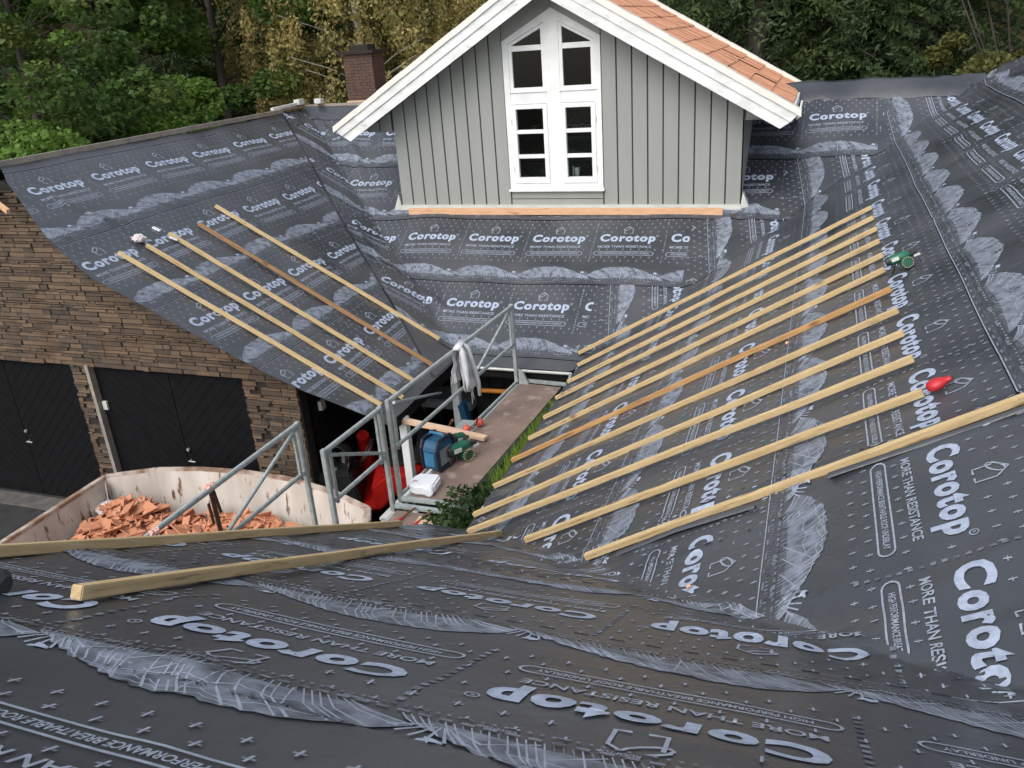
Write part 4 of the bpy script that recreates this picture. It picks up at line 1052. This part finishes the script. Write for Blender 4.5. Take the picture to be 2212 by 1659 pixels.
# white canister
t = thing('canister', (-3.86, 7.27, ZD), 'white plastic canister lying on the near end of the brown deck', 'canister'); t.rotation_euler = (0, 0, R_(8)); bpy.context.view_layer.update()
mb = MB(); mb.prism([(-.17, -.06), (-.10, -.13), (.07, -.14), (.135, -.10), (.15, .13), (.12, .16), (-.10, .17), (-.16, .08)], 2, .005, .125); loc(mb, 'body', M_jug, t, bevel=.025, smooth='auto')
mb = MB(); mb.tube([(.08, -.10, .06), (.08, -.155, .06)], .055, 16); loc(mb, 'cap', M_jug, t, bevel=.008, smooth='auto')
mb = MB(); mb.b2((-.13, -.05, .125), (-.07, .0, .1275)); loc(mb, 'sticker', M_pinks, t)
# ear defenders
t = thing('ear_defenders', (-3.90, 8.86, ZD), 'orange-red ear defenders lying on the brown deck against the rail', 'ear defenders')
mb = MB(); mb.ball((-.05, -.13, .05), (.055, .05, .05), 14, 8); loc(mb, 'cup', M_orange, t, smooth=True)
mb = MB(); mb.ball((.05, .05, .06), (.06, .06, .055), 14, 8); loc(mb, 'cup', M_orange, t, smooth=True)
mb = MB(); mb.tube([(-.05, -.13, .07)] + [(0 + .10 * math.cos(a) * .5, -.04 + .11 * math.sin(a), .09 + .05 * math.sin(a)) for a in (-.8, 0, .8)] + [(.05, .05, .09)], .010, 6); loc(mb, 'headband', M_rub, t, smooth=True)
# red teardrop reel on the right slope
zz = float(zs(.80, 5.28)); t = thing('chalk_reel', (.80, 5.26, zz + .016), 'small red teardrop-shaped reel at the upper end of a batten', 'reel')
mb = MB(); pts = [(-.085, 0, 0), (-.07, 0, 0), (-.03, 0, 0), (.02, 0, 0), (.06, 0, 0), (.085, 0, 0), (.10, 0, 0), (.115, 0, 0)]
rr = [.014, .034, .044, .041, .028, .016, .022, .018]
mb.tube([(p[0], p[1], 0) for p in pts], rr, 16)
mb.v = [(x, y, z * .75 + .035) for x, y, z in mb.v]
o = loc(mb, 'case', M_red, t, smooth=True)
t.rotation_euler = (0, R_(-30.5), R_(8)); t.scale = (.75, 1.15, 1.15)
mb = MB(); mb.tube([(.105, 0, .035), (.128, 0, .035)], .010, 8); loc(mb, 'nozzle', M_rub, t)
# paper, scraps, chips
def crumple(loc_, r, label, name='crumpled_paper'):
    mb = MB(); mb.ball((0, 0, 0), r, 16, 10, .38); o = mb.build(name, M_paper); o.location = loc_; return tag(o, label, 'paper')
crumple((-8.50, 8.80, float(zs(-8.50, 8.80)) + .05), (.10, .085, .055), 'crumpled pinkish white paper at the top end of a batten on the left slope')
for i, (x, y, a) in enumerate(((-8.56, 9.22, 15), (-8.29, 9.20, 30))):
    mb = MB(); mb.b2((-.055, -.030, 0), (.055, .030, .018)); o = mb.build('membrane_scrap', M_jug, bevel=.003)
    o.location = (x, y, float(zs(x, y)) + (.022 if i == 0 else .062)); o.rotation_euler = (0, R_(30.5), R_(a))
    tag(o, ('white rectangular scrap lying alone above the battens on the left slope', 'white rectangular scrap resting on the third batten of the left slope')[i], 'scrap', 'white scraps on the left slope')
for i, (x, y) in enumerate(((-.52, 3.96), (-.15, 7.42))):
    mb = MB(); mb.b2((-.014, -.010, 0), (.014, .010, .010)); o = mb.build('wood_chip', M_woodp, bevel=.002); o.location = (x, y, float(zs(x, y)) + .016); o.rotation_euler = (0, R_(-30), R_(20 + 50 * i))
    tag(o, ('small wood offcut on the cut-off lettering at the roof valley', 'tiny wood offcut beside the orange-brown batten')[i], 'wood chip', 'wood offcuts on the right slope')
z0 = float(zs(-2.72, 1.72)); mb = MB(); z0 = -.7 - T * 1.6; mb.tube([(-2.85, 1.50, z0 + .085), (-2.50, 1.60, z0 + .058), (-2.475, 1.607, z0 + .057), (-2.46, 1.61, z0 + .056)], [.054, .054, .046, .026], 20)
tag(mb.build('rubber_roll', M_rub, smooth='auto'), 'black round-ended roll lying at the left frame edge on the near slope', 'roll')
# small stuff on the far ridge
mb = MB(); mb.b2((-9.96, 15.95, -1.10), (-9.80, 16.1, -1.0)); tag(mb.build('ridge_scrap', M_trim, bevel=.01), 'small white block on the ridge left of the chimney', 'scrap')
mb = MB(); mb.beam((-10.35, 15.0, -1.10), (-10.2, 15.7, -1.06), .09, .05); mb.b2((-10.25, 15.65, -1.08), (-10.12, 15.85, -.98)); tag(mb.build('timber_offcut', M_trim), 'pale broken timber piece on the ridge where the two roofs meet', 'timber')

# ------------------------------------------------------------------ skip with broken tiles
t = thing('skip', (-6.6, 6.5, GZ), 'large white rust-streaked waste skip beside the garage doors', 'skip')
ZT = -5.10
rim = [(-8.68, 4.9), (-8.68, 7.40), (-8.1, 7.72), (-7.5, 7.86), (-6.8, 7.92), (-6.1, 7.88), (-5.4, 7.72), (-4.75, 7.45), (-4.62, 7.2), (-4.62, 4.9)]
cxr, cyr = -6.65, 6.2
bot = [(cxr + (x - cxr) * .90, cyr + (y - cyr) * .88) for x, y in rim]
mb = MB(); n = len(rim)
inn = [(cxr + (x - cxr) * .985, cyr + (y - cyr) * .978) for x, y in rim]; inb = [(cxr + (x - cxr) * .885, cyr + (y - cyr) * .86) for x, y in rim]
def sub(a, b, m_=14):
    """rings between a at top and b at bottom"""
    return [[(p[0] + (q[0] - p[0]) * k / m_, p[1] + (q[1] - p[1]) * k / m_, ZT + (GZ + .15 - ZT) * k / m_) for p, q in zip(a, b)] for k in range(m_ + 1)]
for A_, B_ in ((rim, bot), (inn, inb)):
    rg = sub(A_, B_); o_ = [p for r in rg for p in r]
    mb.add(o_, [(k * n + i, k * n + (i + 1) % n, (k + 1) * n + (i + 1) % n, (k + 1) * n + i) for k in range(14) for i in range(n)])
mb.add([(x, y, GZ + .14) for x, y in inb], [tuple(range(n))])
mb.build('body', M_skip, t)
mb = MB()
for i in range(n):
    a = rim[i]; b = rim[(i + 1) % n]; mb.beam((a[0], a[1], ZT + .005), (b[0], b[1], ZT + .005), .075, .05)
mb.build('rim', M_rust if False else pmat('rim_paint', (.50, .43, .37), (.24, .15, .10), 5, .7, .3, 30, lo=.4, hi=.6), t, bevel=.006)
mb = MB(); mb.beam((-8.63, 7.34, ZT - .05), (-8.35, 6.95, GZ + .2), .16, .012, up=(1, 1, 0)); mb.build('corner_plate', M_skip, t)
def rub_z(x, y):
    return -5.57 + .20 * math.exp(-((x + 8.25) ** 2) / .5 - ((y - 7.1) ** 2) / 1.2) + .08 * math.exp(-((x + 6.0) ** 2) / .4 - ((y - 7.2) ** 2) / .4) - .05 * (x + 6.8) / 2 + .045 * math.sin(3.1 * x) * math.sin(2.3 * y)
def shard(mb, x, y, z, s, R3):
    n_ = random.choice((4, 4, 5)); a0 = random.uniform(0, 6.28); L = random.uniform(1.0, 1.9); th = .014
    pl = [(s * L * math.cos(a0 + 2 * math.pi * k / n_) * random.uniform(.7, 1.1), s * math.sin(a0 + 2 * math.pi * k / n_) * random.uniform(.7, 1.1)) for k in range(n_)]
    cu = random.uniform(-2, 5)
    vs = [R3 @ Vector((p[0], p[1], th / 2 + cu * p[1] ** 2)) + Vector((x, y, z)) for p in pl] + [R3 @ Vector((p[0], p[1], -th / 2 + cu * p[1] ** 2)) + Vector((x, y, z)) for p in pl]
    mb.add(vs, [tuple(range(n_)), tuple(range(2 * n_ - 1, n_ - 1, -1))] + [(i, n_ + i, n_ + (i + 1) % n_, (i + 1) % n_) for i in range(n_)])
def rndrot(m_=.9):
    return (Matrix.Rotation(random.uniform(0, 6.28), 3, 'Z') @ Matrix.Rotation(random.gauss(0, m_ * .5), 3, 'X') @ Matrix.Rotation(random.gauss(0, m_ * .5), 3, 'Y'))
def inskip(x, y): return -8.52 < x < -4.95 and 4.9 < y < 7.72 - .35 * abs((x + 6.7) / 2) - .1
mb = MB()
gx = [(-8.5 + 3.7 * i / 40) for i in range(41)]; gy = [4.8 + 2.9 * j / 30 for j in range(31)]
mb.add([(x, min(y, 7.56 - .12 * abs(x + 6.7)), rub_z(x, y) - .07) for y in gy for x in gx], [(j * 41 + i, j * 41 + i + 1, (j + 1) * 41 + i + 1, (j + 1) * 41 + i) for j in range(30) for i in range(40)])
cnt = 0
while cnt < 2600:
    x = random.uniform(-8.4, -4.9); y = random.uniform(5.6, 7.6)
    if not inskip(x, y): continue
    shard(mb, x, y, rub_z(x, y) + random.uniform(-.06, .03), random.uniform(.03, .085), rndrot()); cnt += 1
tag(mb.build('tile_rubble', M_rubble), 'heap of small orange broken roof tiles filling the white skip', 'rubble', kind='stuff')
cnt = 0
while cnt < 110:
    x = random.uniform(-8.35, -4.95); y = random.uniform(5.9, 7.55)
    if not inskip(x, y): continue
    mb = MB(); shard(mb, 0, 0, 0, random.uniform(.09, .15), rndrot(.8)); o = mb.build('broken_tile', M_rubble); o.location = (x, y, rub_z(x, y) + random.uniform(.02, .08))
    tag(o, 'large orange shard of broken roof tile on top of the heap in the skip', 'roof tile', 'large broken roof tiles in the skip'); cnt += 1
mb = MB(); mb.ball((0, 0, 0), (.2, .14, .07), 16, 10, .4); o = mb.build('plastic_wrap', M_paper); o.location = (-7.25, 6.15, -5.52); tag(o, 'crumpled pale plastic wrap on the tile heap behind the strapped guardrail', 'plastic wrap')
mb = MB(); mb.ball((0, 0, 0), (.18, .14, .08), 16, 10, .4); o = mb.build('plastic_wrap', M_paper); o.location = (-8.42, 7.12, -5.38); tag(o, 'crumpled pale plastic wrap on the tile heap in the far corner of the skip', 'plastic wrap')

# ------------------------------------------------------------------ machine and clutter under the carport
t = thing('garden_tractor', (-5.72, 9.05, GZ), 'red and black garden tractor parked under the carport beside the skip', 'tractor')
t.rotation_euler = (0, 0, R_(22)); bpy.context.view_layer.update()
mb = MB(); mb.prism([(-.95, .35), (-.95, .80), (-.55, .95), (-.15, .92), (-.05, .45), (-.10, .30), (-.9, .28)], 1, -.30, .30); loc(mb, 'bonnet', M_rub, t, bevel=.03, smooth='auto')
mb = MB(); mb.prism([(.15, .40), (.12, .78), (.35, .95), (.85, .92), (1.02, .60), (1.0, .40), (.75, .62), (.45, .62), (.25, .40)], 1, -.46, .46); mb.b2((-.1, -.42, .34), (.25, .42, .42)); loc(mb, 'mudguard', M_redm, t, bevel=.04, smooth='auto')
mb = MB(); mb.prism([(.25, .92), (.30, 1.00), (.72, 1.00), (.80, 1.30), (.90, 1.32), (.92, .95)], 1, -.24, .24); loc(mb, 'seat', M_rub, t, bevel=.03, smooth='auto')
for x, y, r, w_ in ((.62, .48, .30, .22), (.62, -.48, .30, .22), (-.70, .40, .21, .15), (-.70, -.40, .21, .15)):
    mb = MB(); mb.tube([(x, y - w_ / 2, r), (x, y - w_ / 2 + .02, r), (x, y + w_ / 2 - .02, r), (x, y + w_ / 2, r)], [r * .85, r, r, r * .85], 20); wh = loc(mb, 'wheel', M_rub, t, smooth='auto')
    mb = MB(); mb.tube([(x, y - w_ / 2 - .004, r), (x, y + w_ / 2 + .004, r)], r * .5, 14); loc(mb, 'rim', M_redm, wh, smooth='auto')
mb = MB(); mb.tube([(-.10, 0, .85), (.08, 0, 1.12)], .018, 8); mb.tube([(.08 + .17 * .55 * math.cos(a), .17 * math.sin(a), 1.12 + .17 * .8 * math.cos(a)) for a in np.linspace(0, 6.283, 17)], .015, 8); loc(mb, 'steering_wheel', M_rub, t, smooth=True)
t = thing('snow_blower', (-6.0, 9.65, GZ), 'red and black machine with a red chute deeper under the carport', 'machine')
mb = MB(); mb.b2((-.32, -.25, .12), (.32, .12, .62)); loc(mb, 'housing', M_redm, t, bevel=.04)
mb = MB(); mb.tube([(0, -.05, .6), (0, -.05, .95), (.05, -.16, 1.12)], [.12, .10, .09], 12); loc(mb, 'chute', M_redm, t, smooth='auto')
mb = MB(); mb.b2((-.22, .12, .25), (.22, .55, .75)); mb.tube([(-.25, .5, .5), (-.28, 1.0, 1.0)], .018, 8); mb.tube([(.25, .5, .5), (.28, 1.0, 1.0)], .018, 8); mb.each('engine', M_rub, t, use=loc)
for y in (-.30, .30):
    mb = MB(); mb.tube([(y - .06, .3, .2), (y + .06, .3, .2)], .2, 18); loc(mb, 'wheel', M_rub, t, smooth='auto')
# dark bicycle-like clutter near the cladding
t = thing('hose_reel', (-6.0, 8.9, GZ), 'tangle of black hose on a stand beside the stone wall end', 'hose')
mb = MB()
for k in range(7): mb.tube([(.20 * math.cos(a) * (1 - k * .05), .03 * math.sin(3 * a) + k * .03 - .1, 1.05 + .25 * math.sin(a) * (1 - k * .04)) for a in np.linspace(0, 6.283, 25)], .014, 7)
loc(mb, 'hose', M_rub, t, smooth=True)
mb = MB(); mb.beam((0, .1, 0), (0, .1, 1.1), .05, .05, up=(0, 1, 0)); mb.b2((-.2, -.15, 0), (.2, .3, .04)); mb.b2((-.10, -.16, .92), (.02, -.12, .96)); mb.each('stand', M_gry, t, use=loc)
t = thing('workbench', (-5.35, 11.4, GZ), 'grey covered bench in the dark carport behind the white posts', 'bench')
mb = MB(); mb.b2((-.45, -.3, .85), (.45, .3, 1.0)); loc(mb, 'top', M_gry, t, bevel=.02)
for x in (-.4, .4):
    for y in (-.25, .25):
        mb = MB(); mb.b2((x - .03, y - .03, 0), (x + .03, y + .03, .85)); loc(mb, 'leg', M_rub, t)
mb = MB(); mb.box((0, 0, .62), (.10, .16, 1.24), Matrix.Rotation(R_(-12), 3, 'Y')); o = mb.build('blue_board', M_blue, bevel=.01); o.location = (-4.72, 10.62, GZ + .0); tag(o, 'dark blue upright board leaning under the dormer slope eave', 'board')
mb = MB(); mb.tube([(-4.62, 10.80, -4.98), (-4.02, 10.80, -4.96)], .035, 10); tag(mb.build('orange_pole', M_orng2, smooth='auto'), 'orange pole hanging on the dark wall under the eave', 'pole')

# ------------------------------------------------------------------ ledge with grass and ivy
mb = MB(); mb.b2((-3.22, 6.35, GZ), (-2.72, 10.3, -4.86)); tag(mb.build('retaining_wall', M_mortar), 'dark soil-topped wall under the right slope eave, overgrown with grass', 'wall')
mb = MB()
for k in range(6500):
    y = random.uniform(7.35, 9.95)
    if random.random() < .55 * (.5 + .5 * math.sin(5.3 * y + 2 * math.sin(2.1 * y))): continue
    x = -3.13 + (y - 7.3) * .045 + random.gauss(0, .07); z = -4.84; h = random.uniform(.08, .30); a = random.uniform(0, 6.28); b = random.uniform(.02, .12); w_ = random.uniform(.004, .009)
    dx, dy = math.cos(a), math.sin(a)
    mb.add([(x - dy * w_, y + dx * w_, z), (x + dy * w_, y - dx * w_, z), (x + dx * b * .5 + dy * w_ * .7, y + dy * b * .5 - dx * w_ * .7, z + h * .65), (x + dx * b, y + dy * b, z + h)], [(0, 1, 2), (0, 2, 3)])
tag(mb.build('grass', M_grass), 'strip of bright green grass between the deck and the right slope eave', 'grass', kind='stuff')
def leafset(centers, size, droop=0.0, flat=.0, r=None, thin=.32):
    """rhombic leaves at the centers, as numpy verts/faces"""
    r = r or rng; n = len(centers); d = r.normal(size=(n, 3)); d[:, 2] = d[:, 2] * (1 - flat) - droop; d /= np.linalg.norm(d, axis=1)[:, None]
    e = np.cross(d, r.normal(size=(n, 3))); e /= np.linalg.norm(e, axis=1)[:, None] + 1e-9
    s = size * r.uniform(.6, 1.3, n)[:, None]
    a = centers - d * s * .5; b = centers + e * s * thin; c = centers + d * s * .5; f = centers - e * s * thin
    V = np.stack([a, b, c, f], 1).reshape(-1, 3); F = np.arange(4 * n).reshape(n, 4)
    return V, F
def mesh_np(name, V, F, mat):
    me = bpy.data.meshes.new(name); n = len(V); me.vertices.add(n); me.vertices.foreach_set('co', V.astype(np.float32).ravel())
    me.loops.add(F.size); me.loops.foreach_set('vertex_index', F.astype(np.int32).ravel()); k = F.shape[1]
    me.polygons.add(len(F)); me.polygons.foreach_set('loop_start', np.arange(0, F.size, k, dtype=np.int32)); me.update(calc_edges=True); me.materials.append(mat); return me
c = np.stack([rng.uniform(-3.50, -2.90, 3600), rng.uniform(6.20, 7.75, 3600), rng.uniform(-5.2, -4.42, 3600)], 1); c[:, 2] -= np.clip(c[:, 1] - 7.1, 0, 1) * .45
V, F = leafset(c, .085, flat=.3); o = bpy.data.objects.new('ivy', mesh_np('ivy', V, F, M_ivy)); COL.objects.link(o); o.parent = None
tag(o, 'dark green ivy climbing between the foreground deck and the right slope eave', 'ivy')

# ------------------------------------------------------------------ trees
def crown_pts(kind, n, H, Rr, base, r):
    P = []
    if kind == 'broad' or kind == 'shrub':
        nc = 46 if kind == 'broad' else 18
        cl = []
        for k in range(nc):
            a = r.uniform(0, 6.28); h = r.uniform(0, 1); rad = Rr * (math.sin(math.pi * (.12 + .80 * h)) ** .6) * r.uniform(.35, 1.0)
            cl.append((rad * math.cos(a), rad * math.sin(a), base + (H - base) * h, r.uniform(.28, .62) * Rr * .42))
        for k in range(nc):
            m_ = n // nc; c0 = cl[k]; d = r.normal(size=(m_, 3)); d /= np.linalg.norm(d, axis=1)[:, None]; q = d * (r.uniform(.35, 1, m_)[:, None] ** .5) * c0[3]; q[:, 2] *= .62
            q[:, 2] -= .12 * (q[:, 0] ** 2 + q[:, 1] ** 2) / c0[3]
            P.append(q + np.array(c0[:3]))
    elif kind == 'birch':
        ns = 340; m_ = n // ns
        for k in range(ns):
            a = r.uniform(0, 6.28); h = r.uniform(.12, 1); rad = Rr * (math.sin(math.pi * (.15 + .75 * h)) ** .7) * r.uniform(.15, 1) ** .6
            L = r.uniform(.6, 1.9); t_ = r.uniform(0, 1, m_); x = rad * math.cos(a) + .10 * r.normal(size=m_) + .12 * t_ * math.cos(a); y = rad * math.sin(a) + .10 * r.normal(size=m_) + .12 * t_ * math.sin(a)
            P.append(np.stack([x, y, base + (H - base) * h - L * t_], 1))
    elif kind == 'spruce':
        nl = 26
        for k in range(nl):
            f = k / nl; z = base + (H - base) * f; R0 = Rr * (1 - f) ** .85 + .15; nb = 9
            for b in range(nb):
                a = 6.28 * b / nb + k * 1.3 + r.uniform(-.2, .2); m_ = max(6, int(n / nl / nb * (1.6 - 1.2 * f))); t_ = r.uniform(.12, 1, m_) ** .8; ln = R0 * r.uniform(.75, 1.1); w_ = .30 * ln * (1 - t_ * .6)
                off = r.normal(size=m_) * w_ * .55
                P.append(np.stack([ln * t_ * math.cos(a) - off * math.sin(a), ln * t_ * math.sin(a) + off * math.cos(a), z - .42 * ln * t_ ** 1.4 - np.abs(r.normal(size=m_)) * .10 - .25 * np.abs(off)], 1))
    return np.concatenate(P)
def make_tree(name, kind, H, Rr, base, n, leaf, lsize, bark, tr, lean=0, seed=1):
    r = np.random.default_rng(seed); rd = random.Random(seed)
    t = bpy.data.objects.new(name, None); COL.objects.link(t)
    mb = MB(); pts = []; rad = []
    for k in range(9):
        f = k / 8; pts.append((lean * f * f * H + .10 * math.sin(3 * f + seed), .08 * math.sin(4 * f + 2 * seed), -.5 + (H * .94 + .5) * f)); rad.append(tr * (1 - .86 * f) + .012)
    mb.tube(pts, rad, 12)
    if kind != 'shrub':
        for k in range(24 if kind != 'spruce' else 30):
            f = rd.uniform(.2, .9); z = H * f; a = rd.uniform(0, 6.28); L = Rr * (.8 if kind != 'spruce' else (1 - f) * .9 + .1); x0 = lean * f * f * H
            up = .5 if kind != 'spruce' else -.3
            mb.tube([(x0, 0, z), (x0 + L * .5 * math.cos(a), L * .5 * math.sin(a), z + up * L * .45), (x0 + L * math.cos(a), L * math.sin(a), z + up * L * .75)], [tr * .28 * (1.1 - f), tr * .16 * (1.1 - f), .008], 6)
    else:
        for k in range(12):
            a = rd.uniform(0, 6.28); mb.tube([(0, 0, -.3), (.4 * Rr * math.cos(a), .4 * Rr * math.sin(a), H * .5), (.7 * Rr * math.cos(a), .7 * Rr * math.sin(a), H * .85)], [.03, .02, .008], 5)
    o = mb.build('trunk', bark, None, smooth=True); o.parent = t
    P = crown_pts(kind, n, H, Rr, base, r); P[:, 0] += lean * (np.clip(P[:, 2], 0, H) / H) ** 2 * H
    V, F = leafset(P, lsize, droop=.9 if kind == 'birch' else 0, flat=.45 if kind in ('broad', 'shrub') else 0, r=r, thin=.17 if kind == 'spruce' else .30)
    c_ = bpy.data.objects.new('crown', mesh_np('crown', V, F, leaf)); COL.objects.link(c_); c_.parent = t
    return t
def copy_tree(t, leaf=None):
    c_ = t.copy(); COL.objects.link(c_)
    for ch in list(t.children):
        k = ch.copy(); COL.objects.link(k); k.parent = c_
    return c_
def place(t, x, y, z=None, rot=0, s=1.0, label=None, cat='tree', group=None):
    t.location = (x, y, hill_z(x, y) if z is None else z); t.rotation_euler = (0, 0, rot); t.scale = (s, s, s); tag(t, label, cat, group); return t
GR = 'trees standing behind the roofs'
maple = make_tree('maple_tree', 'broad', 9.0, 3.3, 1.2, 26000, M_lg, .15, M_bark, .17, seed=3)
maple2 = make_tree('maple_tree', 'broad', 7.5, 2.8, .8, 20000, M_lb, .15, M_bark, .13, seed=5)
birch = make_tree('birch_tree', 'birch', 11.0, 3.0, 2.0, 42000, M_ly, .105, M_birchb, .17, lean=-.03, seed=8)
spruce = make_tree('spruce_tree', 'spruce', 12.0, 3.2, 1.0, 60000, M_ls, .19, M_bark, .22, seed=11)
shrub = make_tree('shrub', 'shrub', 3.6, 2.0, .2, 9000, M_lo, .12, M_bark, .04, seed=13)
yshrub = make_tree('birch_sapling', 'birch', 6.5, 2.0, .4, 11000, M_ly, .12, M_birchb, .06, seed=17)
place(maple, -14.9, 13.6, rot=.4, s=.95, label='broad dark green maple at the far left behind the garage ridge', group=GR)
place(copy_tree(maple), -19.5, 17.5, rot=2.1, s=1.15, label='tall green maple at the top left corner, behind the nearer one', group=GR)
place(copy_tree(maple), -15.5, 20.3, rot=3.3, s=1.12, label='wide green maple left of the yellow birch', group=GR)
place(maple2, -12.9, 15.2, z=-6.8, rot=1.0, s=.82, label='small bright green maple just behind the garage ridge', group=GR)
place(copy_tree(maple2), -13.4, 12.6, z=-7.6, rot=2.6, s=.86, label='low bright green maple beside the left end of the garage ridge', group=GR)
place(copy_tree(maple2), -17.6, 18.6, rot=4.4, s=1.05, label='bright green maple in the middle of the left group', group=GR)
place(birch, -11.25, 21.0, z=-6.2, rot=.2, s=1.0, label='yellow birch with white trunk behind the chimney', group=GR)
place(copy_tree(birch), -13.6, 22.6, rot=2.4, s=.95, label='yellow birch to the left of the chimney, half behind the green maples', group=GR)
place(copy_tree(birch), -8.6, 22.8, z=-6.4, rot=4.0, s=.86, label='yellow birch right of the chimney, next to the dormer gable', group=GR)
place(yshrub, -12.0, 19.2, z=-6.6, rot=1, s=.85, label='small yellow birch sapling left of the chimney', group=GR)
place(spruce, .2, 25.0, rot=0, s=1.0, label='dark spruce right of the dormer roof, biggest there', group=GR)
place(copy_tree(spruce), -3.3, 30.0, rot=1.3, s=1.1, label='dark spruce behind the orange tiled roof', group=GR)
place(copy_tree(spruce), 2.6, 28.0, rot=2.2, s=1.0, label='dark spruce at the upper right beside the olive shrubs', group=GR)
place(copy_tree(spruce), -10.2, 29.5, rot=3.5, s=1.15, label='dark spruce between the yellow birches and the dormer apex', group=GR)
place(copy_tree(spruce), -20.5, 27.0, rot=4.5, s=1.1, label='dark spruce far behind the left maples', group=GR)
place(copy_tree(spruce), -15.6, 28.5, rot=5.2, s=1.1, label='dark spruce far behind the left birch', group=GR)
sh_l = ['olive shrub at the right frame edge behind the roof ridge', 'olive shrub behind the ridge right of the spruces', 'olive shrub in front of the dark spruce', 'taller olive shrub at the top right corner',
        'olive shrub behind the ridge beside the dormer eave', 'brownish shrub behind the ridge left of the chimney', 'low shrub behind the meeting point of the two ridges', 'olive shrub right of the chimney']
for i, (x, y, z, s) in enumerate(((4.2, 20.5, -4.6, 1.0), (2.9, 21.5, -5.0, .95), (1.2, 22.3, -5.4, .8), (4.6, 24.5, -3.5, 1.25), (-.6, 21.8, -5.6, .8), (-13.3, 18.6, -5.7, .95), (-11.6, 18.4, -5.9, .8), (-8.0, 20.6, -5.6, 1.0))):
    place(shrub if i == 0 else copy_tree(shrub), x, y, z, rot=i * 1.7, s=s, label=sh_l[i], cat='shrub', group='shrubs behind the roofs')
# bare trunk left of the spruces (big pine stem)
mb = MB(); mb.tube([(-1.75, 24.0, -6.3), (-1.70, 24.0, -2.5), (-1.62, 24.0, 0), (-1.5, 24.1, 5)], [.34, .28, .25, .18], 14)
pt_ = thing('pine_tree', (-1.7, 24, -6.3), 'thick dark pine trunk just right of the orange tiled roof', 'tree')
o = mb.build('trunk', M_bark, pt_, smooth=True)
P = crown_pts('spruce', 16000, 5.5, 3.0, 1.0, np.random.default_rng(4)) + np.array([-1.6, 24, -.2]); V, F = leafset(P, .19, thin=.17)
o = bpy.data.objects.new('crown', mesh_np('crown', V, F, M_ls)); COL.objects.link(o); o.parent = pt_; o.matrix_parent_inverse = pt_.matrix_world.inverted()
# far wood
N_ = 70000; fx = rng.uniform(-55, 25, N_); fy = rng.uniform(33, 44, N_); fz = rng.uniform(-6, 11, N_) + 1.2 * np.sin(fx * .9)
k1 = (np.sin(fx * 1.3 + fz * .6) + np.sin(fx * .47 + 1.3 * fz) + rng.normal(size=N_) * .5) > -.9
V, F = leafset(np.stack([fx, fy, fz], 1)[k1], .62); o = bpy.data.objects.new('far_wood', mesh_np('far_wood', V, F, M_lw)); COL.objects.link(o); tag(o, 'dense dark wood closing off the background', 'wood', kind='stuff')
N_ = 30000; fx = rng.uniform(-50, -24, N_); fy = rng.uniform(0, 36, N_); fz = rng.uniform(-6, 11, N_)
V, F = leafset(np.stack([fx, fy, fz], 1), .55); o = bpy.data.objects.new('side_wood', mesh_np('side_wood', V, F, M_lw)); COL.objects.link(o); tag(o, 'dense dark wood on the left beyond the maples', 'wood', kind='stuff')
mb = MB(); mb.tube([(0, 0, 0), (0, 0, .75)], .26, 16); mb.tube([(0, 0, .75), (0, 0, .80)], .28, 16); o = mb.build('blue_barrel', M_blueL, smooth='auto'); o.location = (-15.0, 15.6, -2.45); o.scale = (1, 1, .8)
mb = MB(); mb.beam((-15.0, 15.6, -6.4), (-15.0, 15.6, -2.46), .5, .5, up=(0, 1, 0)); tag(mb.build('barrel_stand', M_bark), 'dark stand below the blue barrel among the maples', 'stand')
tag(o, 'blue barrel half hidden among the maple leaves behind the garage ridge', 'barrel')
